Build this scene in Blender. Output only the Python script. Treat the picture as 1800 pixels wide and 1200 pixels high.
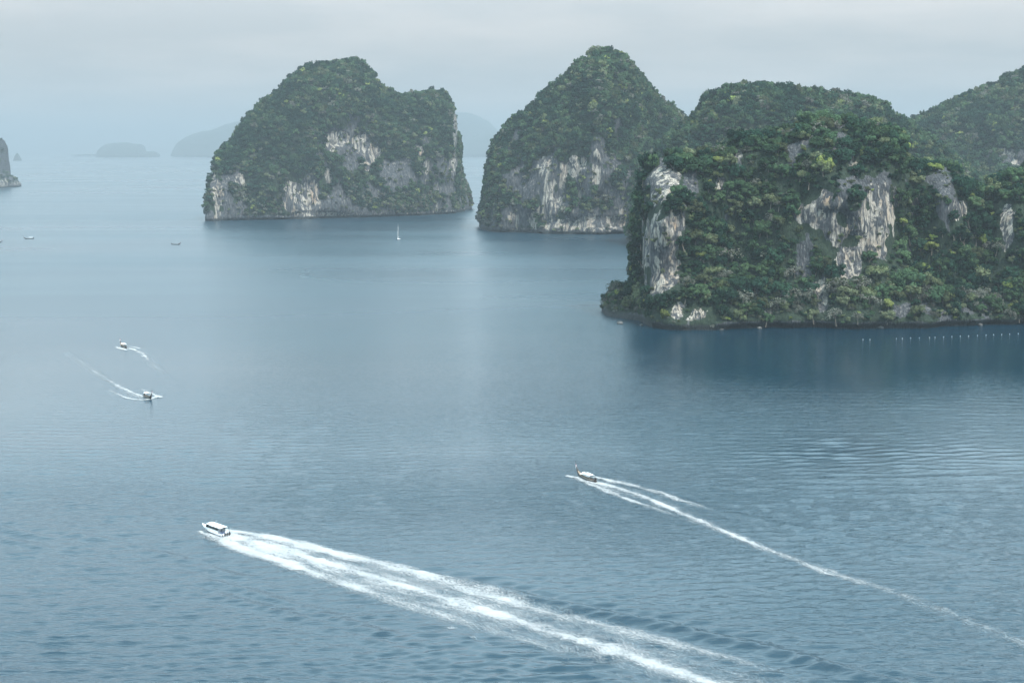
import bpy, math, random
import numpy as np
from mathutils import Vector, Matrix
from mathutils.bvhtree import BVHTree

# ------------------------------------------------------------------ camera, sky, sun, exposure
scene = bpy.context.scene
for o in list(bpy.data.objects):
    bpy.data.objects.remove(o)
COL = scene.collection
CAM_H, FPX, PITCH = 105.0, 2500.0, math.atan(338.0 / 2500.0)
cam_data = bpy.data.cameras.new('camera')
cam_data.lens, cam_data.sensor_width = 50.0, 36.0
cam_data.clip_start, cam_data.clip_end = 1.0, 150000.0
cam = bpy.data.objects.new('camera', cam_data)
COL.objects.link(cam)
cam.location = (0, 0, CAM_H)
cam.rotation_euler = (math.radians(90) - PITCH, 0, 0)
scene.camera = cam

SUN_EL, SUN_AZ = math.radians(57), math.radians(138)       # azimuth from +Y (view direction) towards +X
SUN_DIR = Vector((math.sin(SUN_AZ) * math.cos(SUN_EL), math.cos(SUN_AZ) * math.cos(SUN_EL), math.sin(SUN_EL)))
sun_data = bpy.data.lights.new('sun', 'SUN')
sun_data.energy, sun_data.angle, sun_data.color = 3.3, math.radians(3.0), (1.0, 0.955, 0.89)
sun = bpy.data.objects.new('sun', sun_data)
COL.objects.link(sun)
sun.location = (0, -50, 400)
sun.rotation_euler = (-SUN_DIR).to_track_quat('-Z', 'Y').to_euler()

world = bpy.data.worlds.new('World')
scene.world = world
world.use_nodes = True
nt = world.node_tree
nt.nodes.clear()
def wn(t, **k):
    n = nt.nodes.new(t)
    for a, b in k.items():
        setattr(n, a, b)
    return n
sky = wn('ShaderNodeTexSky', sky_type='NISHITA', sun_disc=False)
sky.sun_elevation, sky.sun_rotation = SUN_EL, SUN_AZ
sky.altitude, sky.air_density, sky.dust_density, sky.ozone_density = 0, 1.0, 4.0, 1.0
tc = wn('ShaderNodeTexCoord')
sep = wn('ShaderNodeSeparateXYZ')
zadd = wn('ShaderNodeMath', operation='ADD'); zadd.inputs[1].default_value = 0.12
zmax = wn('ShaderNodeMath', operation='MAXIMUM'); zmax.inputs[1].default_value = 0.0
dx = wn('ShaderNodeMath', operation='DIVIDE'); dy = wn('ShaderNodeMath', operation='DIVIDE')
cmb = wn('ShaderNodeCombineXYZ')
noi = wn('ShaderNodeTexNoise'); noi.inputs['Scale'].default_value = 0.95; noi.inputs['Detail'].default_value = 7; noi.inputs['Roughness'].default_value = 0.55
rmp = wn('ShaderNodeValToRGB')
rmp.color_ramp.elements[0].position, rmp.color_ramp.elements[1].position = 0.40, 0.70
rmp.color_ramp.elements[0].color, rmp.color_ramp.elements[1].color = (4.65, 4.7, 4.72, 1), (6.6, 6.2, 5.9, 1)
mix = wn('ShaderNodeMix', data_type='RGBA'); mix.inputs[0].default_value = 0.84
bg = wn('ShaderNodeBackground'); bg.inputs['Strength'].default_value = 0.1
out = wn('ShaderNodeOutputWorld')
L = nt.links.new
L(tc.outputs['Generated'], sep.inputs[0]); L(sep.outputs['Z'], zmax.inputs[0]); L(zmax.outputs[0], zadd.inputs[0])
L(sep.outputs['X'], dx.inputs[0]); L(zadd.outputs[0], dx.inputs[1]); L(sep.outputs['Y'], dy.inputs[0]); L(zadd.outputs[0], dy.inputs[1])
L(dx.outputs[0], cmb.inputs[0]); L(dy.outputs[0], cmb.inputs[1]); L(sep.outputs['Z'], cmb.inputs[2])
L(cmb.outputs[0], noi.inputs['Vector']); L(noi.outputs['Fac'], rmp.inputs[0])
# a thin overcast is brighter above than at the horizon
grad = wn('ShaderNodeMapRange', interpolation_type='SMOOTHSTEP')
grad.inputs[1].default_value, grad.inputs[2].default_value, grad.inputs[3].default_value, grad.inputs[4].default_value = 0.06, 0.28, 0.79, 2.75
zpos = wn('ShaderNodeMath', operation='MAXIMUM'); zpos.inputs[1].default_value = 0.0
vm = wn('ShaderNodeVectorMath', operation='SCALE')
L(sep.outputs['Z'], zpos.inputs[0]); L(zpos.outputs[0], grad.inputs[0]); L(rmp.outputs[0], vm.inputs[0]); L(grad.outputs[0], vm.inputs['Scale'])
# and bluer overhead, where less haze lies in front of it
zr = wn('ShaderNodeMapRange', interpolation_type='SMOOTHSTEP'); zr.inputs[1].default_value = 0.08; zr.inputs[2].default_value = 0.34
tint = wn('ShaderNodeMix', data_type='RGBA'); tint.inputs[6].default_value = (1, 1, 1, 1); tint.inputs[7].default_value = (0.735, 1.065, 1.215, 1)
tm = wn('ShaderNodeVectorMath', operation='MULTIPLY')
L(sep.outputs['Z'], zr.inputs[0]); L(zr.outputs[0], tint.inputs[0]); L(vm.outputs[0], tm.inputs[0]); L(tint.outputs[2], tm.inputs[1])
L(sky.outputs[0], mix.inputs[6]); L(tm.outputs[0], mix.inputs[7]); L(mix.outputs[2], bg.inputs['Color']); L(bg.outputs[0], out.inputs['Surface'])

scene.view_settings.view_transform = 'Standard'
scene.view_settings.look = 'None'
scene.view_settings.exposure = 0.88
scene.view_settings.gamma = 1.0
scene.view_settings.use_curve_mapping = False
cy = scene.cycles
cy.max_bounces, cy.diffuse_bounces, cy.glossy_bounces, cy.transmission_bounces = 6, 2, 2, 3
cy.transparent_max_bounces, cy.volume_bounces = 12, 1
cy.use_denoising = True
cy.use_adaptive_sampling = True
cy.adaptive_threshold = 0.012
cy.caustics_reflective = cy.caustics_refractive = False

# ------------------------------------------------------------------ helpers: places
CP, SP = math.cos(PITCH), math.sin(PITCH)
def ray(px, py):
    a, b = (px - 900.0) / FPX, -(py - 600.0) / FPX
    return a, CP + b * SP, -SP + b * CP
def ground(px, py, z=0.0):
    """the point at height z that this direction from the viewpoint meets (used to survey the site)"""
    a, b, c = ray(px, py)
    k = (z - CAM_H) / c
    return np.array((a * k, b * k, z))
def at_depth(px, py, Y):
    a, b, c = ray(px, py)
    k = Y / b
    return np.array((a * k, Y, CAM_H + c * k))
def survey(X, Y, Z):
    """inverse of the above"""
    zc = Y * CP - (Z - CAM_H) * SP
    yc = Y * SP + (Z - CAM_H) * CP
    return 900 + FPX * X / zc, 600 - FPX * yc / zc

# ------------------------------------------------------------------ helpers: noise
_rs = np.random.RandomState(7)
LAT = _rs.rand(64, 64, 64).astype(np.float32) * 2 - 1
def vnoise(x, y, z):
    xi, yi, zi = np.floor(x), np.floor(y), np.floor(z)
    fx, fy, fz = (x - xi), (y - yi), (z - zi)
    fx, fy, fz = [f * f * (3 - 2 * f) for f in (fx, fy, fz)]
    xi, yi, zi = [v.astype(np.int64) & 63 for v in (xi, yi, zi)]
    x1, y1, z1 = (xi + 1) & 63, (yi + 1) & 63, (zi + 1) & 63
    def lerp(a, b, f): return a + (b - a) * f
    return lerp(lerp(lerp(LAT[xi, yi, zi], LAT[x1, yi, zi], fx), lerp(LAT[xi, y1, zi], LAT[x1, y1, zi], fx), fy),
                lerp(lerp(LAT[xi, yi, z1], LAT[x1, yi, z1], fx), lerp(LAT[xi, y1, z1], LAT[x1, y1, z1], fx), fy), fz)
def fbm(x, y, z, octv=3):
    s, a, t = 0, 1.0, 0
    for i in range(octv):
        s = s + a * vnoise(x * 2 ** i + 13.7 * i, y * 2 ** i + 5.1 * i, z * 2 ** i + 9.3 * i)
        t += a; a *= 0.5
    return s / t
def sstep(a, b, x):
    t = np.clip((x - a) / (b - a), 0, 1)
    return t * t * (3 - 2 * t)

# ------------------------------------------------------------------ helpers: meshes and objects
def mesh_np(name, V, Fq, mats=(), smooth=True):
    me = bpy.data.meshes.new(name)
    V = np.asarray(V, np.float32); Fq = np.asarray(Fq, np.int32)
    n, k = Fq.shape
    me.vertices.add(len(V)); me.vertices.foreach_set('co', V.ravel())
    me.loops.add(n * k); me.loops.foreach_set('vertex_index', Fq.ravel())
    me.polygons.add(n); me.polygons.foreach_set('loop_start', np.arange(0, n * k, k, dtype=np.int32))
    me.polygons.foreach_set('loop_total', np.full(n, k, np.int32))
    me.update(calc_edges=True)
    me.polygons.foreach_set('use_smooth', np.full(n, smooth))
    for m in mats:
        me.materials.append(m)
    return me
def fattr(me, name, vals):
    a = me.attributes.new(name, 'FLOAT', 'POINT')
    a.data.foreach_set('value', np.asarray(vals, np.float32))
def link(name, me, parent=None, loc=None):
    o = bpy.data.objects.new(name, me)
    COL.objects.link(o)
    if parent is not None:
        o.parent = parent
    if loc is not None:
        o.location = loc
    return o
def tag(o, label=None, cat=None, group=None, kind=None):
    if label: o['label'] = label
    if cat: o['category'] = cat
    if group: o['group'] = group
    if kind: o['kind'] = kind
    return o

# ------------------------------------------------------------------ helpers: materials
def newmat(name):
    m = bpy.data.materials.new(name)
    m.use_nodes = True
    m.node_tree.nodes.clear()
    return m
class NB:
    def __init__(s, m): s.t = m.node_tree
    def n(s, typ, props=None, **inp):
        nd = s.t.nodes.new(typ)
        for a, b in (props or {}).items():
            setattr(nd, a, b)
        for a, b in inp.items():
            a = a.replace('_', ' ')
            key = int(a[1:]) if a[0] == 'i' and a[1:].isdigit() else a
            if isinstance(b, bpy.types.NodeSocket):
                s.t.links.new(b, nd.inputs[key])
            else:
                nd.inputs[key].default_value = b
        return nd
    def math(s, op, a, b=None, c=None, clamp=False):
        d = {'i0': a}
        if b is not None: d['i1'] = b
        if c is not None: d['i2'] = c
        return s.n('ShaderNodeMath', {'operation': op, 'use_clamp': clamp}, **d).outputs[0]
    def mix(s, f, a, b, blend='MIX'):
        return s.n('ShaderNodeMix', {'data_type': 'RGBA', 'blend_type': blend}, i0=f, i6=a, i7=b).outputs[2]
    def ramp(s, f, lo, hi, a=0.0, b=1.0):
        return s.n('ShaderNodeMapRange', {'interpolation_type': 'SMOOTHSTEP'}, i0=f, i1=lo, i2=hi, i3=a, i4=b).outputs[0]
    def attr(s, name, typ='GEOMETRY'):
        return s.n('ShaderNodeAttribute', {'attribute_name': name, 'attribute_type': typ})
    def noise(s, vec, scale, detail=3, rough=0.5, dist=0.0):
        return s.n('ShaderNodeTexNoise', Vector=vec, Scale=scale, Detail=detail, Roughness=rough, Distortion=dist).outputs['Fac']
    def scaled(s, vec, sc):
        return s.n('ShaderNodeVectorMath', {'operation': 'MULTIPLY'}, i0=vec, i1=sc).outputs[0]
def C(*v): return (v[0], v[1], v[2], 1.0)

def mat_paint(name, col, rough=0.5, metal=0.0, var=0.12, scale=3.0):
    m = newmat(name); b = NB(m)
    tcn = b.n('ShaderNodeTexCoord').outputs['Object']
    f = b.noise(tcn, scale, 4)
    c = b.mix(b.ramp(f, 0.35, 0.7), C(*[x * (1 - var) for x in col]), C(*[min(1, x * (1 + var)) for x in col]))
    p = b.n('ShaderNodeBsdfPrincipled', Base_Color=c, Roughness=rough, Metallic=metal)
    b.n('ShaderNodeOutputMaterial', Surface=p.outputs[0])
    return m

def mat_leaf(name, col, col2):
    m = newmat(name); b = NB(m)
    rnd = b.n('ShaderNodeObjectInfo').outputs['Random']
    geo = b.n('ShaderNodeNewGeometry').outputs['Random Per Island']
    c = b.mix(rnd, C(*col), C(*col2))
    hs = b.n('ShaderNodeHueSaturation', Hue=0.5, Saturation=0.95, Value=b.math('MULTIPLY', b.ramp(geo, 0, 1, 0.7, 1.3), b.ramp(b.math('FRACT', b.math('MULTIPLY', rnd, 37.7)), 0, 1, 0.62, 1.4)), Fac=1.0, Color=c).outputs[0]
    d = b.n('ShaderNodeBsdfDiffuse', Color=hs)
    t = b.n('ShaderNodeBsdfTranslucent', Color=hs)
    mx = b.n('ShaderNodeMixShader', Fac=0.3)
    b.t.links.new(d.outputs[0], mx.inputs[1]); b.t.links.new(t.outputs[0], mx.inputs[2])
    b.n('ShaderNodeOutputMaterial', Surface=mx.outputs[0])
    return m
LEAF = [mat_leaf('leaf_dark', (0.013, 0.036, 0.025), (0.022, 0.052, 0.031)),
        mat_leaf('leaf_mid', (0.036, 0.076, 0.040), (0.060, 0.100, 0.046)),
        mat_leaf('leaf_olive', (0.092, 0.115, 0.054), (0.104, 0.120, 0.068)),
        mat_leaf('leaf_dry', (0.120, 0.120, 0.100), (0.130, 0.136, 0.110)),
        mat_leaf('leaf_lime', (0.150, 0.200, 0.050), (0.190, 0.215, 0.066))]
M_BARK = mat_paint('bark', (0.13, 0.11, 0.09), 0.9, scale=1.5)

def mat_island(name, grain=1.0):
    m = newmat(name); b = NB(m)
    pos = b.n('ShaderNodeNewGeometry').outputs['Position']
    rock = b.attr('rock').outputs['Fac']; pale = b.attr('pale').outputs['Fac']; ochre = b.attr('ochre').outputs['Fac']
    streak = b.noise(b.scaled(pos, (0.34 * grain, 0.34 * grain, 0.03 * grain)), 1.0, 5, 0.62, 0.4)
    fine = b.noise(b.scaled(pos, (0.9 * grain, 0.9 * grain, 0.30 * grain)), 1.0, 5, 0.65)
    blot = b.noise(b.scaled(pos, (0.10 * grain, 0.10 * grain, 0.05 * grain)), 1.0, 4, 0.55)
    grey = b.mix(b.ramp(fine, 0.3, 0.72), C(0.026, 0.029, 0.034), C(0.095, 0.098, 0.104))
    cream = b.mix(b.ramp(fine, 0.28, 0.68), C(0.24, 0.215, 0.18), C(0.45, 0.41, 0.355))
    cream = b.mix(b.math('MULTIPLY', b.ramp(blot, 0.45, 0.68), b.math('ADD', ochre, 0.22), clamp=True), cream, C(0.36, 0.24, 0.15))
    mott = b.noise(b.scaled(pos, (0.22 * grain, 0.22 * grain, 0.13 * grain)), 1.0, 5, 0.6, 0.8)
    pm = b.math('MULTIPLY', b.ramp(b.math('ADD', pale, b.math('MULTIPLY', b.math('SUBTRACT', fine, 0.5), 0.5)), 0.30, 0.46), b.math('MULTIPLY', b.ramp(streak, 0.42, 0.54), b.ramp(mott, 0.42, 0.54)))
    stone = b.mix(pm, grey, cream)
    stone = b.mix(b.math('MULTIPLY', b.ramp(streak, 0.56, 0.68), 0.75), stone, C(0.04, 0.044, 0.052))
    soil = b.mix(b.ramp(fine, 0.3, 0.7), C(0.012, 0.022, 0.015), C(0.030, 0.045, 0.028))
    c = b.mix(b.ramp(b.math('ADD', rock, b.math('MULTIPLY', b.math('SUBTRACT', fine, 0.5), 0.7)), 0.40, 0.50), soil, stone)
    tide_shade = b.ramp(b.math('ADD', b.n('ShaderNodeSeparateXYZ', i0=pos).outputs['Z'], b.math('MULTIPLY', fine, 2.5)), 3.6, 5.4)
    c = b.mix(tide_shade, C(0.028, 0.032, 0.032), c)  # dark tidal stain that also paints in the shade of the undercut
    hgt = b.math('ADD', b.math('MULTIPLY', streak, 1.4), b.math('MULTIPLY', fine, 0.9))
    bp = b.n('ShaderNodeBump', Strength=0.9, Distance=1.6 / grain, Height=hgt)
    p = b.n('ShaderNodeBsdfPrincipled', Base_Color=c, Roughness=0.92, Normal=bp.outputs[0])
    p.inputs['Specular IOR Level'].default_value = 0.2
    b.n('ShaderNodeOutputMaterial', Surface=p.outputs[0])
    return m
M_ISLE_NEAR = mat_island('limestone_near', 1.0)
M_ISLE_MID = mat_island('limestone_mid', 0.55)

def mat_water():
    m = newmat('sea_water'); b = NB(m)
    pos = b.n('ShaderNodeNewGeometry').outputs['Position']
    rough = b.attr('ripple').outputs['Fac']
    n1 = b.noise(b.scaled(pos, (0.34, 1.7, 1.0)), 1.0, 3, 0.55, 0.3)
    n2 = b.noise(b.scaled(pos, (0.10, 0.42, 1.0)), 1.0, 3, 0.5, 0.2)
    h = b.math('ADD', b.math('MULTIPLY', b.math('POWER', n1, 2.0), 0.42), b.math('MULTIPLY', n2, 0.6))
    bp = b.n('ShaderNodeBump', Strength=b.math('MULTIPLY', rough, 1.0), Distance=1.0, Height=h)
    big = b.noise(b.scaled(pos, (0.004, 0.009, 1.0)), 1.0, 3, 0.5, 0.5)
    c = b.mix(b.ramp(big, 0.35, 0.65), C(0.001, 0.018, 0.034), C(0.0015, 0.022, 0.039))
    p = b.n('ShaderNodeBsdfPrincipled', Base_Color=c, Roughness=b.attr('blur').outputs['Fac'], IOR=1.5, Normal=bp.outputs[0])
    b.n('ShaderNodeOutputMaterial', Surface=p.outputs[0])
    return m
M_WATER = mat_water()

def mat_foam():
    m = newmat('foam'); b = NB(m)
    den = b.attr('foam').outputs['Fac']
    uv = b.n('ShaderNodeUVMap', {'uv_map': 'run'}).outputs[0]
    n1 = b.noise(b.scaled(uv, (1.1, 2.6, 1)), 1.0, 6, 0.72, 0.5)
    n2 = b.noise(b.scaled(uv, (0.16, 0.5, 1)), 1.0, 3, 0.5, 0.4)
    n = b.math('ADD', b.math('MULTIPLY', n1, 0.72), b.math('MULTIPLY', n2, 0.28))
    thr = b.math('SUBTRACT', 0.82, b.math('MULTIPLY', den, 0.53))
    a = b.n('ShaderNodeMapRange', {'interpolation_type': 'SMOOTHSTEP'}, i0=n, i1=b.math('SUBTRACT', thr, 0.26), i2=b.math('ADD', thr, 0.17), i3=0.0, i4=1.0).outputs[0]
    a = b.math('MULTIPLY', a, b.ramp(den, 0.02, 0.22))
    bp = b.n('ShaderNodeBump', Strength=0.7, Distance=0.35, Height=n1)
    d = b.n('ShaderNodeBsdfDiffuse', Color=C(0.34, 0.35, 0.36), Normal=bp.outputs[0])
    t = b.n('ShaderNodeBsdfTransparent')
    mx = b.n('ShaderNodeMixShader', Fac=a)
    b.t.links.new(t.outputs[0], mx.inputs[1]); b.t.links.new(d.outputs[0], mx.inputs[2])
    b.n('ShaderNodeOutputMaterial', Surface=mx.outputs[0])
    return m
M_FOAM = mat_foam()

# ------------------------------------------------------------------ the sea
rw = np.random.RandomState(3)
WAVES = []
for i in range(64):
    lam = 1.25 * (6.5 / 1.25) ** rw.rand()
    ang = math.radians(90 + 8 + rw.normal() * 17)
    amp = 0.0108 * lam ** 0.75 * (0.6 + 0.8 * rw.rand())
    WAVES.append((lam, 2 * math.pi / lam * math.cos(ang), 2 * math.pi / lam * math.sin(ang), amp, rw.rand() * 6.283))
SWELL = []
for i in range(9):
    lam = 4.8 + 4.5 * rw.rand(); ang = math.radians(92 + rw.normal() * 6)
    SWELL.append((2 * math.pi / lam * math.cos(ang), 2 * math.pi / lam * math.sin(ang), 0.016 * (0.6 + 0.8 * rw.rand()), rw.rand() * 6.283))
def gpoly(pts): return np.array([ground(*p)[:2] for p in pts])
def poly_dist(x, y, P):
    """distance to a polyline, side, and run length along it"""
    best = np.full(x.shape, 1e9); run = np.zeros(x.shape); side = np.zeros(x.shape); acc = 0.0
    for (ax, ay), (bx, by) in zip(P[:-1], P[1:]):
        ux, uy = bx - ax, by - ay
        l = math.hypot(ux, uy)
        t = np.clip(((x - ax) * ux + (y - ay) * uy) / l ** 2, 0, 1)
        d = np.hypot(x - ax - ux * t, y - ay - uy * t)
        s = np.sign(ux * (y - ay) - uy * (x - ax))
        k = d < best
        best = np.where(k, d, best); run = np.where(k, acc + t * l, run); side = np.where(k, s, side)
        acc += l
    return best, run, side, acc
RIDGES = [  # crest line, height, width, how broken it is
    ([(690, 1000), (870, 1035), (1010, 1068), (1150, 1095), (1240, 1117), (1400, 1152), (1540, 1190), (1750, 1245)], 0.62, 2.0, 0.12),
    ([(1250, 1112), (1400, 1140), (1600, 1185), (1800, 1235)], 0.26, 1.6, 0.7),
    ([(-60, 918), (0, 928), (90, 945), (170, 962), (300, 1003), (480, 1052), (640, 1100), (830, 1160)], 0.30, 1.7, 0.9),
    ([(-60, 935), (0, 947), (100, 966), (210, 990), (330, 1030), (500, 1075), (700, 1140), (860, 1200)], 0.28, 1.7, 0.9),
    ([(-60, 905), (60, 922), (190, 950), (330, 985), (470, 1030)], 0.26, 1.6, 1.0),
    ([(470, 1000), (560, 1022), (640, 1046), (710, 1072), (800, 1112), (880, 1150), (990, 1195)], 0.11, 1.9, 0.8),
    ([(520, 1035), (620, 1068), (740, 1110), (850, 1160), (930, 1200)], 0.09, 1.7, 1.2),
    ([(1070, 850), (1180, 872), (1300, 905), (1420, 930), (1560, 950), (1800, 985)], 0.26, 1.9, 0.6),
    ([(1180, 862), (1320, 880), (1450, 892), (1640, 905), (1800, 912)], 0.20, 2.0, 0.6),
    ([(1230, 850), (1380, 862), (1520, 868), (1680, 868), (1800, 862)], 0.20, 2.2, 0.5),
    ([(1250, 835), (1400, 842), (1560, 842), (1700, 838), (1800, 830)], 0.20, 2.2, 0.5),
    ([(60, 655), (120, 672), (180, 685), (235, 700)], 0.10, 2.0, 0.8),
]
RIDGES = [(gpoly(a), b, c, d) for a, b, c, d in RIDGES]
def sea_height(x, y, res=None):
    r = np.hypot(x, y)
    if res is None:
        res = r * r / (FPX * CAM_H) * 1.6
    patch = 0.55 + 0.75 * fbm(x / 130.0, y / 210.0, x * 0 + 2.2, 3)
    patch = np.clip(patch, 0.12, 1.3)
    z = np.zeros_like(x)
    for lam, kx, ky, amp, ph in WAVES:
        z += amp * np.sin(kx * x + ky * y + ph) * sstep(2.2, 3.6, lam / np.maximum(res, 1e-3))
    z *= patch * sstep(1500, 500, r)
    run_ = sstep(0, 60, x - 0.03 * y) * sstep(730, 640, y) * sstep(360, 440, y) * (0.75 + 0.6 * fbm(x / 90, y / 60, x * 0 + 5.5, 2))
    bend = y + 0.00045 * (x - 60) ** 2                                       # long low swell off the near shore, its crests slightly bowed
    for kx, ky, amp, ph in SWELL:
        z += 1.5 * run_ * amp * np.sin(kx * x + ky * bend + ph)
    for P, h, w, brk in RIDGES:
        m = (x > P[:, 0].min() - 12) & (x < P[:, 0].max() + 12) & (y > P[:, 1].min() - 12) & (y < P[:, 1].max() + 12)
        if not m.any():
            continue
        d, run, side, tot = poly_dist(x[m], y[m], P)
        d = d * side + 0.6 * vnoise(run / 11.0, run * 0 + 3, run * 0 + h * 50)
        env = np.clip(1 - brk * (0.5 - 1.3 * vnoise(run / 13.0, run * 0 + w, run * 0 + h * 31)), 0, 1.2) * sstep(0, 12, run) * sstep(0, 25, tot - run)
        z[m] += 1.4 * h * env * (np.exp(-(d / w) ** 2) - 0.55 * np.exp(-((d - 2.1 * w) / w) ** 2) - 0.35 * np.exp(-((d + 2.1 * w) / w) ** 2))
    return z

def build_sea():
    rr = [0.5, 60, 120, 170, 200]
    r = 225.0
    while r < 60000:
        rr.append(r)
        r += min(max(r * r / (FPX * CAM_H) * 1.6, 0.3), r * 0.12)
    rr.append(60000.0)
    rr = np.array(rr)
    an = np.concatenate([np.linspace(-180, -36, 25)[:-1], np.linspace(-36, -22, 40)[:-1], np.linspace(-22, 22, 700)[:-1],
                         np.linspace(22, 36, 40)[:-1], np.linspace(36, 180, 25)[:-1]])
    an = np.radians(an)
    R, A = np.meshgrid(rr, an, indexing='ij')
    X, Y = R * np.sin(A), R * np.cos(A)
    Z = sea_height(X.ravel(), Y.ravel()).reshape(X.shape)
    Z[np.abs(A) > math.radians(30)] = 0
    nr, na = R.shape
    i, j = np.meshgrid(np.arange(nr - 1), np.arange(na), indexing='ij')
    j2 = (j + 1) % na
    Fq = np.stack([i * na + j, (i + 1) * na + j, (i + 1) * na + j2, i * na + j2], -1).reshape(-1, 4)[:, ::-1]
    me = mesh_np('sea', np.stack([X, Y, Z], -1).reshape(-1, 3), Fq, [M_WATER])
    x, y = X.ravel(), Y.ravel()
    patch = np.clip(0.62 + 0.7 * fbm(x / 170.0, y / 300.0, x * 0 + 7.7, 3) + 0.55 * fbm(x / 420.0, y / 70.0, x * 0 + 4.7, 3), 0.12, 1.25)
    px, py = survey(x, np.maximum(y, 1), x * 0)
    lee = np.exp(-((np.hypot((x - 195) / 175, (y - 705) / 165)) ** 2))       # sheltered water under the near cliffs
    glass = sstep(1150, 700, px) * sstep(900, 700, py)                        # glassy stretch of water left of the near island
    fattr(me, 'ripple', np.clip(patch * (1 - 0.72 * lee) * (1 - 0.7 * glass) * 1.0, 0.06, 1.2))
    rad = np.hypot(x, y)                                                     # waves too small for the sheet's mesh spread the gloss instead
    bl = np.interp(rad, [250, 450, 650, 800, 1300], [0.06, 0.10, 0.16, 0.22, 0.30])
    calm = np.clip(1.4 * fbm(x / 520.0, y / 120.0, x * 0 + 1.1, 3), -0.7, 0.7)     # wind lanes
    fattr(me, 'blur', np.clip(bl * (1 + 0.22 * calm) * (1 - 0.76 * lee), 0.06, 0.5))
    o = link('sea', me)
    tag(o, 'calm blue-green sea with ripples reaching to the hazy horizon', kind='structure')
    return o
build_sea()

# ------------------------------------------------------------------ islands
def surface_nets(F, org, vs):
    s = F < 0
    nx, ny, nz = F.shape
    def cr(a, i, j, k): return a[i:nx - 1 + i, j:ny - 1 + j, k:nz - 1 + k]
    corners = [(i, j, k) for i in (0, 1) for j in (0, 1) for k in (0, 1)]
    cnt = sum(cr(s, *c).astype(np.int8) for c in corners)
    act = (cnt > 0) & (cnt < 8)
    idx = np.full(act.shape, -1, np.int64)
    ci = np.argwhere(act)
    idx[act] = np.arange(len(ci))
    val = {c: F[ci[:, 0] + c[0], ci[:, 1] + c[1], ci[:, 2] + c[2]] for c in corners}
    acc = np.zeros((len(ci), 3)); n = np.zeros(len(ci))
    for a in corners:
        for b in corners:
            d = np.subtract(b, a)
            if d.sum() == 1 and (d >= 0).all():
                va, vb = val[a], val[b]
                m = (va < 0) != (vb < 0)
                t = np.where(m, va / np.where(m, va - vb, 1), 0)
                acc += np.where(m[:, None], np.array(a) + t[:, None] * d, 0); n += m
    V = (ci + acc / n[:, None]) * vs + org
    quads = []
    for ax in range(3):
        u, v = (ax + 1) % 3, (ax + 2) % 3
        sl0 = [slice(None)] * 3; sl1 = [slice(None)] * 3
        sl0[ax] = slice(0, -1); sl1[ax] = slice(1, None)
        ch = s[tuple(sl0)] != s[tuple(sl1)]
        e = np.argwhere(ch)
        e = e[(e[:, u] > 0) & (e[:, v] > 0) & (e[:, u] < F.shape[u] - 1) & (e[:, v] < F.shape[v] - 1)]
        def cell(du, dv):
            q = e.copy(); q[:, u] -= du; q[:, v] -= dv
            return idx[q[:, 0], q[:, 1], q[:, 2]]
        q = np.stack([cell(1, 1), cell(0, 1), cell(0, 0), cell(1, 0)], 1)
        flip = ~s[e[:, 0], e[:, 1], e[:, 2]]
        q[flip] = q[flip][:, ::-1]
        quads.append(q)
    return V, np.concatenate(quads)

def vert_normals(V, Q):
    fn = np.cross(V[Q[:, 2]] - V[Q[:, 0]], V[Q[:, 3]] - V[Q[:, 1]])
    N = np.zeros_like(V)
    for k in range(4):
        np.add.at(N, Q[:, k], fn)
    return N / np.maximum(np.linalg.norm(N, axis=1, keepdims=True), 1e-9), fn

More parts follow.
